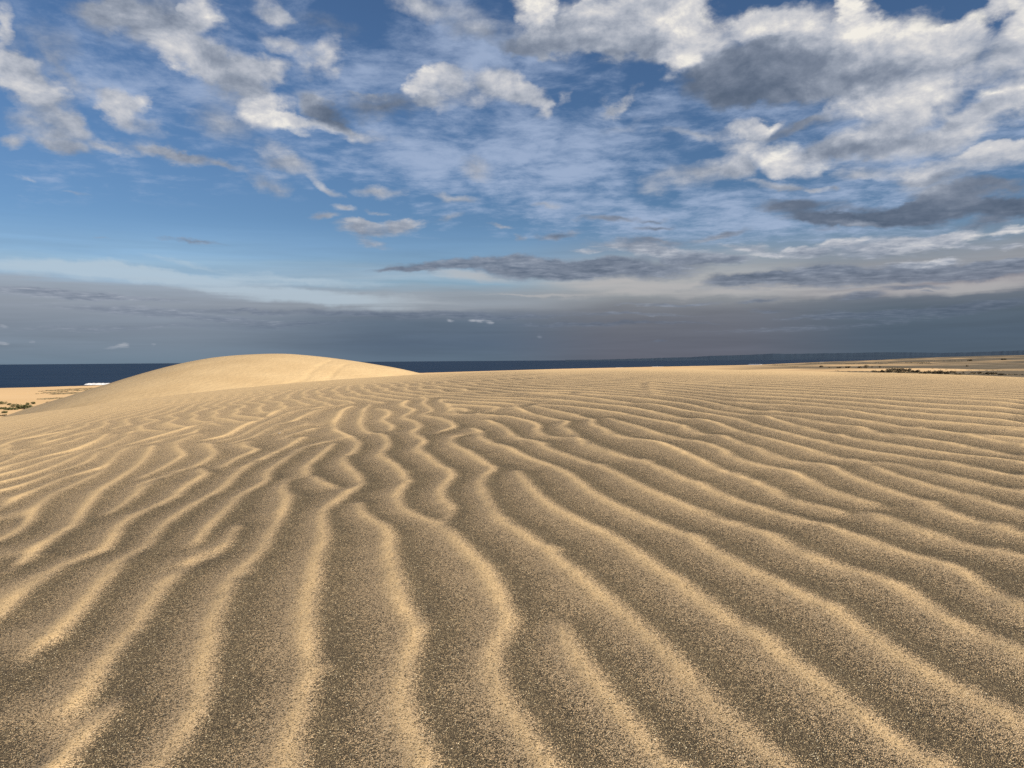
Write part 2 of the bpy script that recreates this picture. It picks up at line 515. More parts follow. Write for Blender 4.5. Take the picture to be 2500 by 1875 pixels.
# blown clean on the seaward shoulder (left) earlier than on the right
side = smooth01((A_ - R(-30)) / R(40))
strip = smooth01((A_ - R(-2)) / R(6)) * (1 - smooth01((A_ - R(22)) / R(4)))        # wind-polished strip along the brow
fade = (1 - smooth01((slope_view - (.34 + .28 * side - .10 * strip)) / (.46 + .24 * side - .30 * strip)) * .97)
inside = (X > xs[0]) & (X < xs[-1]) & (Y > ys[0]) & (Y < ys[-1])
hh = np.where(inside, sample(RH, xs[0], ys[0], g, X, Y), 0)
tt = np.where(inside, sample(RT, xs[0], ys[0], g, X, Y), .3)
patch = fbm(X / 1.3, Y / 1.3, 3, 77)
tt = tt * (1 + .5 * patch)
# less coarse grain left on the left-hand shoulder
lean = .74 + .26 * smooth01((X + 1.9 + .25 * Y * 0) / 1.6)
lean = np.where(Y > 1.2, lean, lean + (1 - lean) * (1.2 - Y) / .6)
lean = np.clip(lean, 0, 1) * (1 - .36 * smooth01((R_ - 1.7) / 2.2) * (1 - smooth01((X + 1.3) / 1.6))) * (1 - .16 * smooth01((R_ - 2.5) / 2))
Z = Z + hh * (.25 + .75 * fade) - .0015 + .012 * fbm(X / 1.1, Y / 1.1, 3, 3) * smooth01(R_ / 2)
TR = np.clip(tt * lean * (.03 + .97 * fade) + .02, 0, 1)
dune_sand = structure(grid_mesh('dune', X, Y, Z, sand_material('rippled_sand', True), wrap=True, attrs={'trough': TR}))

# ------------------------------------------------------------------ the smooth dune in front of the sea
RIDGE = np.array([[-76.45,-15.134],[-36.45,-3.134],[-34.04,-2.196],[-32.28,-1.732],[-30.52,-1.172],[-28.60,-0.614],[-27.00,-0.118],[-25.40,0.315],[-23.81,0.653],[-22.53,0.866],[-21.26,0.983],[-19.83,1.052],[-18.72,1.066],[-17.45,1.034],[-15.86,0.911],[-14.28,0.725],[-12.69,0.507],[-11.11,0.273],[-9.20,-0.059],[-7.46,-0.453],[-6.03,-0.782],[38.97,-9.782]])          # x, z of the skyline, at RIDGE_Y
RIDGE_Y = 60.0
TRACKS = [np.array(t) for t in [[(-13.83, 47.46), (-13.27, 49.22), (-13.42, 51.84), (-13.47, 54.5), (-13.42, 57.16)], [(-11.96, 49.06), (-11.96, 50.5), (-12.12, 52.9), (-12.17, 54.9), (-12.13, 57.06)]]]
gx = np.concatenate([np.arange(-75, -48, 1.0), np.arange(-48, 12, .16), np.arange(12, 45, 1.0)])
gy = np.concatenate([np.arange(15, 40, 1.2), np.arange(40, 66, .16), np.arange(66, 120, 1.5)])
GX, GY = np.meshgrid(gx, gy)
zr = np.interp(GX[0], RIDGE[:, 0], RIDGE[:, 1])
k = np.hanning(13)[1:-1]
k /= k.sum()
mid = slice(27, 27 + 375)
zs = np.convolve(np.pad(zr, 6, mode='edge'), np.hanning(15)[1:-1] / np.hanning(15)[1:-1].sum(), 'valid')[:len(zr)]
zr2 = zr.copy()
zr2[40:390] = zs[40:390]
dy = GY - RIDGE_Y
face = np.where(dy < 0, .17 * (np.sqrt(dy * dy + 16) - 4), .42 * (np.sqrt(dy * dy + 4) - 2))
GZ = zr2[None, :] - face + .10 * fbm(GX / 7, GY / 7, 3, 21)
for t in TRACKS:
    p = spline(t, .3)
    d = np.min(np.hypot(GX[None] - p[:, 0, None, None], (GY[None] - p[:, 1, None, None])), 0) if False else None
    best = np.full(GX.shape, 9.0)
    for q in p:
        i0, i1 = np.searchsorted(gx, (q[0] - 2, q[0] + 2))
        j0, j1 = np.searchsorted(gy, (q[1] - 2, q[1] + 2))
        best[j0:j1, i0:i1] = np.minimum(best[j0:j1, i0:i1], np.hypot(GX[j0:j1, i0:i1] - q[0], GY[j0:j1, i0:i1] - q[1]))
    GZ -= .035 * np.exp(-(best / .17) ** 2) * (.7 + .6 * (fbm(GX / .5, GY / .5, 2, 4) + .5)) 
structure(grid_mesh('smooth_dune', GX, GY, GZ, sand_material('smooth_sand', False)))

# ------------------------------------------------------------------ coastal plain, one sheet out to the horizon
COAST = np.array([[-40000, -9000], [-3000, -300], [-361.3, 439.8], [-319.3, 481.9], [-293.5, 517.7], [-251.7, 731.1], [0.2, 1182.5], [191.2, 1420.2], [382.5, 1603.9], [490.3, 1723.1], [701.3, 2118.0], [1123.5, 2905.0], [1534.6, 3621.2], [2409.7, 5169.4], [3975.0, 7817.3], [5918.2, 10346.1], [13020.04, 12932.625], [60000, 20000]])


def coast_distance(x, y):
    """metres inland of the water's edge (negative out at sea)"""
    best = np.full(x.shape, 1e9)
    poly = np.concatenate([COAST, [[60000, -60000], [-60000, -60000]]])
    ins = np.zeros(x.shape, bool)
    n = len(poly)
    for i in range(n):
        a, b = poly[i], poly[(i + 1) % n]
        if i < len(COAST) - 1:
            d = b - a
            t = np.clip(((x - a[0]) * d[0] + (y - a[1]) * d[1]) / (d @ d), 0, 1)
            best = np.minimum(best, np.hypot(x - a[0] - t * d[0], y - a[1] - t * d[1]))
        c = ((a[1] > y) != (b[1] > y)) & (x < (b[0] - a[0]) * (y - a[1]) / ((b[1] - a[1]) or 1e-9) + a[0])
        ins ^= c
    return np.where(ins, best, -best)


def plain(x, y):
    cd = coast_distance(x, y)
    r = np.hypot(x, y)
    a = np.arctan2(x, y)
    z = SEA_Z + np.clip(cd * .035, -3, 2.6)
    inland = smooth01((cd - 40) / 200)
    z = z + inland * (1.6 * fbm(x / 90, y / 150, 4, 1) + 2.2 * fbm(x / 420, y / 700, 3, 2))
    right = smooth01((a - R(10)) / R(12))
    z = z + right * inland * (3.0 * fbm(x / 160, y / 60, 3, 8) + 2.5)
    # the land climbs away to the right
    z = z + smooth01((a - R(23)) / R(11)) * smooth01((r - 700) / 4500) * inland * 19
    return z, cd


lr = np.exp(np.linspace(math.log(40), math.log(16000), 330))
la = np.concatenate([np.arange(-180, -50, 4.0), np.arange(-50, 50, .14), np.arange(50, 180, 4.0)])
LA, LR = np.meshgrid(np.radians(la), np.concatenate([[5.0], lr]))
LX, LY = LR * np.sin(LA), LR * np.cos(LA)
LZ, CD = plain(LX, LY)
LZ = np.where(LR < 30, -14, LZ)
scrub = smooth01((LA - R(12)) / R(10)) * smooth01((CD - 30) / 120)  # right-hand plain: mask for cloud shadow put into the colour, with sparse scrub
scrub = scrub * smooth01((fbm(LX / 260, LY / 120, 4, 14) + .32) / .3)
wet = smooth01((9 - CD) / 8)
structure(grid_mesh('coastal_plain', LX, LY, LZ, plain_material(), wrap=True, attrs={'scrub': scrub, 'wet': wet}))  # 'scrub' carries painted cloud shade as well as sparse scrub

# the sea
sr = np.exp(np.linspace(math.log(60), math.log(90000), 60))
sa = np.radians(np.arange(-180, 180, 3.0))
SA, SR = np.meshgrid(sa, sr)
structure(grid_mesh('sea', SR * np.sin(SA), SR * np.cos(SA), np.full(SR.shape, SEA_Z), sea_material(), wrap=True))

# far hills round the bay
HILL = np.array([[3.950,21.6],[7.523,25.6],[10.511,40.1],[12.895,54.0],[14.669,71.3],[16.246,77.7],[18.320,90.5],[20.611,91.7],[23.553,93.0],[25.238,97.9],[26.563,100.6],[27.906,91.3],[29.054,81.4],[30.335,82.8],[31.781,92.5],[33.501,107.1],[37.515,118.4],[75,120]])           # azimuth in degrees, height above the sea
HILL_R = 12500.0
ha = np.arange(HILL[0, 0], 75, .05)
hz = np.interp(ha, HILL[:, 0], HILL[:, 1])
hz = hz + np.clip(hz / 30, 0, 1) * (9 * fbm(ha / 1.1, ha * 0, 4, 6) + 5 * fbm(ha / .2, ha * 0, 3, 12))
prof = np.array([0, .35, .7, .93, 1, .9, .5, 0.0])
off = np.array([-2600, -1900, -1200, -500, 0, 300, 900, 1800])
HA, HP = np.meshgrid(np.radians(ha), prof)
HR = HILL_R + off[:, None] + 120 * fbm(np.degrees(HA) / 2.0, HP * 2, 2, 19)
HZ = SEA_Z - 2 + HP * np.maximum(hz, 0)[None, :]
structure(grid_mesh('hills', HR * np.sin(HA), HR * np.cos(HA), HZ, flat_material('hazy_wooded_hills', (.028, .050, .082), (.034, .058, .092), .002)))  # blue of the distant air painted into the hill colour

# ------------------------------------------------------------------ breaking waves
foam = flat_material('foam', (.78, .80, .82), (.86, .87, .88), .8, .7)


def wave(x, y, length, ang, height, label, seed):
    rr = random.Random(seed)
    n, m = 60, 9
    v, f = [], []
    for i in range(n + 1):
        t = i / n
        env = min(1, t / .12, (1 - t) / .10)
        env = math.sqrt(max(env, 0.0))
        hgt = height * env * (.9 + .15 * rr.random())
        wid = height * 1.7 * (.35 + .65 * env) * (.9 + .2 * rr.random())
        wob = rr.uniform(-.1, .1) * height
        for j in range(m):
            u = j / (m - 1)
            v.append(((t - .5) * length, (u - .5) * 2 * wid + wob, hgt * math.sin(math.pi * u) ** .7 * (.9 + .2 * rr.random()) - .05))
    for i in range(n):
        for j in range(m - 1):
            a = i * m + j
            f.append((a, a + m, a + m + 1, a + 1))
    o = mesh_obj('breaking_wave', v, f, foam, smooth=True)
    o.location = (x, y, SEA_Z + .02)
    o.rotation_euler[2] = ang
    tag(o, label, 'wave', 'waves breaking along the shore')
    return o


for x, y, L, ang, h, lab, sd in [(-296.3, 561.2, 33.5, -0.232, 1.3, 'bright white breaker rolling in beside the foot of the smooth dune', 1),
    (626.0, 1993.0, 47.6, -0.942, 1.5, 'long thin white breaker at the water edge left of the sandy flats', 2),
    (1144.8, 2840.0, 47.6, -1.254, 2.0, 'short bright white breaker against the sandy spit on the right', 3),
    (211.9, 1467.8, 40.0, -0.667, 0.9, 'faint white line of surf just over the brow of the rippled dune', 4),
    (300.9, 1594.9, 31.1, -0.732, 1.0, 'small white surf line beyond the bright brow right of centre', 5)]:
    wave(x, y, L, ang, h, lab, sd)

# ------------------------------------------------------------------ shrubs
leaf_dark = flat_material('shrub_leaf', (.060, .066, .030), (.095, .098, .048), 1.2)
leaf_dry = flat_material('dry_shrub_leaf', (.095, .078, .050), (.15, .122, .08), 1.2)
twig = flat_material('shrub_wood', (.07, .05, .03), (.11, .08, .05), 4)


def ground_z(x, y):
    return float(plain(np.array([x]), np.array([y]))[0][0])


def shrub(x, y, wid, hgt, dry, label, seed, group):
    rr = random.Random(seed)
    root = bpy.data.objects.new('shrub', None)
    col.objects.link(root)
    root.location = (x, y, ground_z(x, y) - .1)
    tag(root, label, 'shrub', group)
    v, f = [], []
    lumps = [(rr.uniform(-.36, .36) * wid, rr.uniform(-.25, .25) * wid, rr.uniform(.25, .62) * hgt, rr.uniform(.26, .46)) for _ in range(max(4, int(5 * wid / max(hgt, .1))))]
    size = max(.10, .055 * max(wid, hgt))
    for _ in range(420):
        lx, ly, lz, lr_ = rr.choice(lumps)
        d = Vector((rr.gauss(0, 1), rr.gauss(0, 1), rr.gauss(0, 1))).normalized() * (rr.random() ** .4)
        p = Vector((lx + d.x * lr_ * hgt * 1.2, ly + d.y * lr_ * hgt * 1.2, max(.05, lz + d.z * lr_ * hgt)))
        a = Vector((rr.gauss(0, 1), rr.gauss(0, 1), rr.gauss(0, 1))).normalized() * size * rr.uniform(.6, 1.3)
        b = Vector((rr.gauss(0, 1), rr.gauss(0, 1), rr.gauss(0, 1)))
        b = (b - b.project(a)).normalized() * size * rr.uniform(.4, .8)
        k0 = len(v)
        v += [p - a, p + b, p + a, p - b]
        f.append((k0, k0 + 1, k0 + 2, k0 + 3))
    mesh_obj('foliage', v, f, leaf_dry if dry else leaf_dark, root)
    v, f = [], []
    for lx, ly, lz, _ in lumps:
        r0 = .035 * hgt
        k0 = len(v)
        bx, by = lx * .2, ly * .2
        for px_, py_, pz_, rr_ in ((bx, by, -.1, r0), (lx, ly, lz, r0 * .4)):
            v += [(px_ + rr_ * math.cos(t), py_ + rr_ * math.sin(t), pz_) for t in (0, 2.094, 4.189)]
        f += [(k0 + i, k0 + (i + 1) % 3, k0 + 3 + (i + 1) % 3, k0 + 3 + i) for i in range(3)]
    mesh_obj('stem', v, f, twig, root)
    return root


for x, y, w_, h_, dry, lab, sd, grp in [(-159.4, 241.5, 1.99, 1.29, 0, 'round dark green shrub at the left edge, nearest the beach', 11, 'shrubs below the dune on the left'),
    (-154.1, 236.9, 1.27, 0.88, 0, 'small green shrub just right of the round one at the left edge', 12, 'shrubs below the dune on the left'),
    (-146.6, 227.5, 2.03, 1.3, 0, 'dark shrub at the left end of the clump below the dune', 13, 'shrubs below the dune on the left'),
    (-137.9, 217.5, 3.66, 1.68, 0, 'widest dark shrub in the middle of the clump below the dune', 14, 'shrubs below the dune on the left'),
    (-149.0, 237.0, 1.42, 1.06, 0, 'small shrub standing behind the widest dark shrub of the clump', 15, 'shrubs below the dune on the left'),
    (-134.7, 215.9, 2.67, 1.49, 0, 'broad low shrub at the right end of the dark clump', 16, 'shrubs below the dune on the left'),
    (-149.9, 241.9, 1.28, 0.98, 0, 'lone small shrub up the sand from the right end of the clump', 17, 'shrubs below the dune on the left'),
    (-130.1, 215.4, 2.26, 1.3, 1, 'brownish shrub hard against the shaded foot of the smooth dune', 18, 'shrubs below the dune on the left'),
    (-147.0, 244.7, 1.45, 0.88, 1, 'tiny pale brown shrub above the one at the foot of the dune', 19, 'shrubs below the dune on the left'),
    (-143.5, 217.4, 2.73, 0.81, 0, 'flat dark green shrub at the left edge, below the round one', 20, 'shrubs below the dune on the left'),
    (-138.4, 213.5, 3.81, 0.79, 0, 'long low green shrub in front of the dark clump', 21, 'shrubs below the dune on the left'),
    (-131.1, 199.4, 1.57, 0.74, 0, 'small dark shrub lowest on the slope at the left edge', 22, 'shrubs below the dune on the left'),
    (-123.3, 186.7, 2.01, 0.62, 1, 'brown flattened shrub at the bottom left, by the brow of the rippled dune', 23, 'shrubs below the dune on the left'),
    (346.6, 865.8, 4.75, 2.57, 1, 'small dark shrub alone on the pale flat beneath the white breaker', 24, 'shrubs on the sandy flats on the right'),
    (343.3, 836.3, 2.44, 1.56, 1, 'tiny shrub right of the lone dark one on the pale flat', 25, 'shrubs on the sandy flats on the right'),
    (341.8, 808.5, 4.73, 1.81, 1, 'low shrub in the thin brown row across the flat', 26, 'shrubs on the sandy flats on the right'),
    (355.3, 818.0, 5.34, 2.15, 1, 'second low shrub in the thin brown row across the flat, further right', 27, 'shrubs on the sandy flats on the right'),
    (364.6, 809.3, 5.31, 3.06, 1, 'rounded brown shrub just left of the tallest one on the flat', 28, 'shrubs on the sandy flats on the right'),
    (366.3, 800.5, 3.43, 4.85, 1, 'tallest upright brown shrub on the right-hand flat', 29, 'shrubs on the sandy flats on the right'),
    (388.1, 833.6, 2.75, 1.9, 1, 'small shrub right of the tallest upright one', 30, 'shrubs on the sandy flats on the right'),
    (392.4, 823.3, 3.28, 2.2, 1, 'dark dot of a shrub, second right of the tallest upright one', 31, 'shrubs on the sandy flats on the right'),
    (246.5, 525.7, 3.13, 1.8, 1, 'shrub on its own left of the long dark thicket by the brow', 32, 'shrubs on the sandy flats on the right'),
    (248.0, 518.2, 5.16, 2.18, 1, 'leftmost shrub of the long dark thicket by the brow', 33, 'shrubs on the sandy flats on the right'),
    (252.8, 518.5, 5.7, 2.98, 1, 'shrub with a rounded top near the left end of the long thicket', 34, 'shrubs on the sandy flats on the right'),
    (265.3, 533.5, 8.03, 3.49, 1, 'highest part of the long thicket, a broad dark shrub', 35, 'shrubs on the sandy flats on the right'),
    (235.2, 467.3, 4.7, 1.98, 1, 'low front shrub beneath the highest one of the long thicket', 36, 'shrubs on the sandy flats on the right'),
    (273.6, 534.8, 6.29, 2.89, 1, 'dark shrub just right of the gap in the long thicket', 37, 'shrubs on the sandy flats on the right'),
    (269.6, 517.3, 6.98, 2.21, 1, 'middle low shrub of the long thicket, right of the gap', 38, 'shrubs on the sandy flats on the right'),
    (246.2, 462.3, 5.49, 1.8, 1, 'pale brown shrub where the long thicket thins out', 39, 'shrubs on the sandy flats on the right'),
    (264.5, 487.8, 5.81, 2.48, 1, 'dark shrub starting the right half of the long thicket', 40, 'shrubs on the sandy flats on the right'),
    (256.7, 465.1, 6.36, 2.56, 1, 'broad dark shrub in the right half of the long thicket', 41, 'shrubs on the sandy flats on the right'),
    (253.5, 451.3, 4.65, 1.96, 1, 'rightmost joined shrub of the long thicket', 42, 'shrubs on the sandy flats on the right'),
    (290.0, 508.1, 4.38, 1.41, 1, 'separate shrub just past the right end of the long thicket', 43, 'shrubs on the sandy flats on the right'),
    (292.3, 500.1, 1.91, 1.2, 1, 'tiny lone shrub midway between the two thickets by the brow', 44, 'shrubs on the sandy flats on the right'),
    (253.2, 437.9, 4.54, 1.04, 1, 'flat shrub lying right on the brow line past the long thicket', 45, 'shrubs on the sandy flats on the right'),
    (275.7, 462.5, 4.03, 1.3, 1, 'first shrub of the short row near the right edge of the brow', 46, 'shrubs on the sandy flats on the right'),
    (291.5, 481.8, 4.21, 1.55, 1, 'second shrub of the short row near the right edge of the brow', 47, 'shrubs on the sandy flats on the right'),
    (269.4, 436.6, 6.14, 1.77, 1, 'widest shrub of the short row near the right edge of the brow', 48, 'shrubs on the sandy flats on the right'),
    (278.7, 445.6, 3.15, 1.27, 1, 'low shrub touching the right side of the widest one in the short row', 49, 'shrubs on the sandy flats on the right'),
    (265.9, 420.6, 3.43, 1.37, 1, 'last shrub at the right end of the short row by the brow', 50, 'shrubs on the sandy flats on the right'),
    (487.9, 828.6, 3.17, 1.65, 1, 'small black-looking shrub on the grey slope under the far flats', 51, 'shrubs on the sandy flats on the right'),
    (973.2, 1645.4, 11.44, 3.95, 1, 'far dark shrub at the edge of the pale sand strip near the bay', 52, 'shrubs on the sandy flats on the right'),
    (1129.4, 1776.9, 13.86, 3.62, 1, 'farthest shrub, on the horizon land towards the right edge', 53, 'shrubs on the sandy flats on the right')]:
    shrub(x, y, w_, h_, dry, lab, sd, grp)

# low dune scrub: mats of creeping plants too many to count
def scrub_mats():
    rr = random.Random(5)
    v, f = [], []
    for x, y, rx, ry, n, hgt in [(-214.4, 379.5, 4.9, 28.9, 260, 0.3), (-188.7, 329.5, 6.8, 9.3, 240, 0.3), (-166.0, 278.2, 2.9, 5.4, 120, 0.3), (-202.5, 365.1, 3.7, 36.9, 160, 0.3), (465.3, 1332.7, 16.9, 26.0, 120, 0.46), (366.5, 994.3, 9.5, 13.2, 80, 0.35), (741.5, 1882.0, 18.2, 47.0, 90, 0.67), (366.0, 857.2, 16.0, 12.7, 160, 0.31), (779.9, 1582.8, 18.5, 72.1, 120, 0.58), (775.1, 1478.7, 22.5, 17.8, 140, 0.55), (667.0, 1431.9, 14.2, 89.9, 80, 0.52), (976.9, 1753.6, 16.5, 77.1, 100, 0.66), (706.9, 1325.9, 10.1, 14.2, 60, 0.49), (273.6, 521.8, 14.5, 26.2, 300, 0.3), (274.1, 445.2, 10.2, 48.9, 160, 0.3), (263.4, 532.9, 8.0, 98.3, 220, 0.3), (279.7, 506.0, 8.7, 12.4, 200, 0.3), (666.3, 1534.0, 7.5, 43.9, 60, 0.55), (352.4, 644.7, 4.4, 120.0, 50, 0.3), (402.4, 816.6, 8.2, 17.3, 50, 0.3)]:
        for _ in range(n):
            a, d = rr.uniform(0, 6.283), rr.random() ** .6
            px_, py_ = x + math.cos(a) * d * rx, y + math.sin(a) * d * ry
            z = ground_z(px_, py_)
            for _k in range(3):
                t = rr.uniform(0, 3.14)
                s = hgt * rr.uniform(1.0, 2.6)
                h2 = hgt * rr.uniform(.5, 1.2)
                ox, oy = rr.uniform(-1, 1) * hgt * 1.5, rr.uniform(-1, 1) * hgt * 1.5
                k0 = len(v)
                v += [(px_ + ox - math.cos(t) * s, py_ + oy - math.sin(t) * s, z - .05), (px_ + ox + math.cos(t) * s, py_ + oy + math.sin(t) * s, z - .05),
                      (px_ + ox + math.cos(t) * s * .6 + .2 * h2, py_ + oy + math.sin(t) * s * .6, z + h2), (px_ + ox - math.cos(t) * s * .5, py_ + oy - math.sin(t) * s * .5 + .2 * h2, z + h2 * .8)]
                f.append((k0, k0 + 1, k0 + 2, k0 + 3))
    o = mesh_obj('dune_scrub', v, f, flat_material('creeping_scrub', (.15, .12, .075), (.21, .17, .11), .6))
    o['kind'] = 'stuff'
    o['label'] = 'low brownish mats of creeping scrub on the flat sand behind the dunes'
    o['category'] = 'scrub'


scrub_mats()

# ------------------------------------------------------------------ shell fragments on the ripples
shellm = flat_material('shell', (.80, .77, .72), (.88, .86, .82), 300, .4)


def on_dune(x, y):
    return float(dune_base(np.array([x]), np.array([y]))[0] + sample(RH, xs[0], ys[0], g, np.array([x]), np.array([y]))[0])


for x, y, s_, lab in [(-0.973, 3.239, 0.0099, 'tiny bright white shell fragment on the ripples left of centre'), (-0.124, 2.514, 0.0043, 'smaller white shell chip on a dark ripple floor near the middle')]:
    v, f = [], []
    n, m = 7, 4
    for i in range(m + 1):
        for j in range(n + 1):
            u, w_ = i / m, (j / n - .5) * 2.0
            rr_ = s_ * u
            v.append((rr_ * math.cos(w_), rr_ * math.sin(w_) * .8, s_ * (.15 + .5 * math.sin(u * 2.4)) * (1 + .1 * math.cos(j * math.pi))))
    for i in range(m):
        for j in range(n):
            a = i * (n + 1) + j
            f.append((a, a + n + 1, a + n + 2, a + 1))
    o = mesh_obj('shell_fragment', v, f, shellm, smooth=True)
    o.location = (x, y, on_dune(x, y) - s_ * .1)
    o.rotation_euler = (.35, .2, -1.9)
    tag(o, lab, 'shell')

# ------------------------------------------------------------------ sun and sky
sun = bpy.data.lights.new('sun', 'SUN')
sun.energy = 4.9
sun.angle = R(.53)
sun.color = (1.0, .88, .70)
so = bpy.data.objects.new('sun', sun)
col.objects.link(so)
to_sun = Vector((math.sin(SUN_AZ) * math.cos(SUN_EL), math.cos(SUN_AZ) * math.cos(SUN_EL), math.sin(SUN_EL)))
so.rotation_euler = (-to_sun).to_track_quat('-Z', 'Y').to_euler()
so.location = to_sun * 60

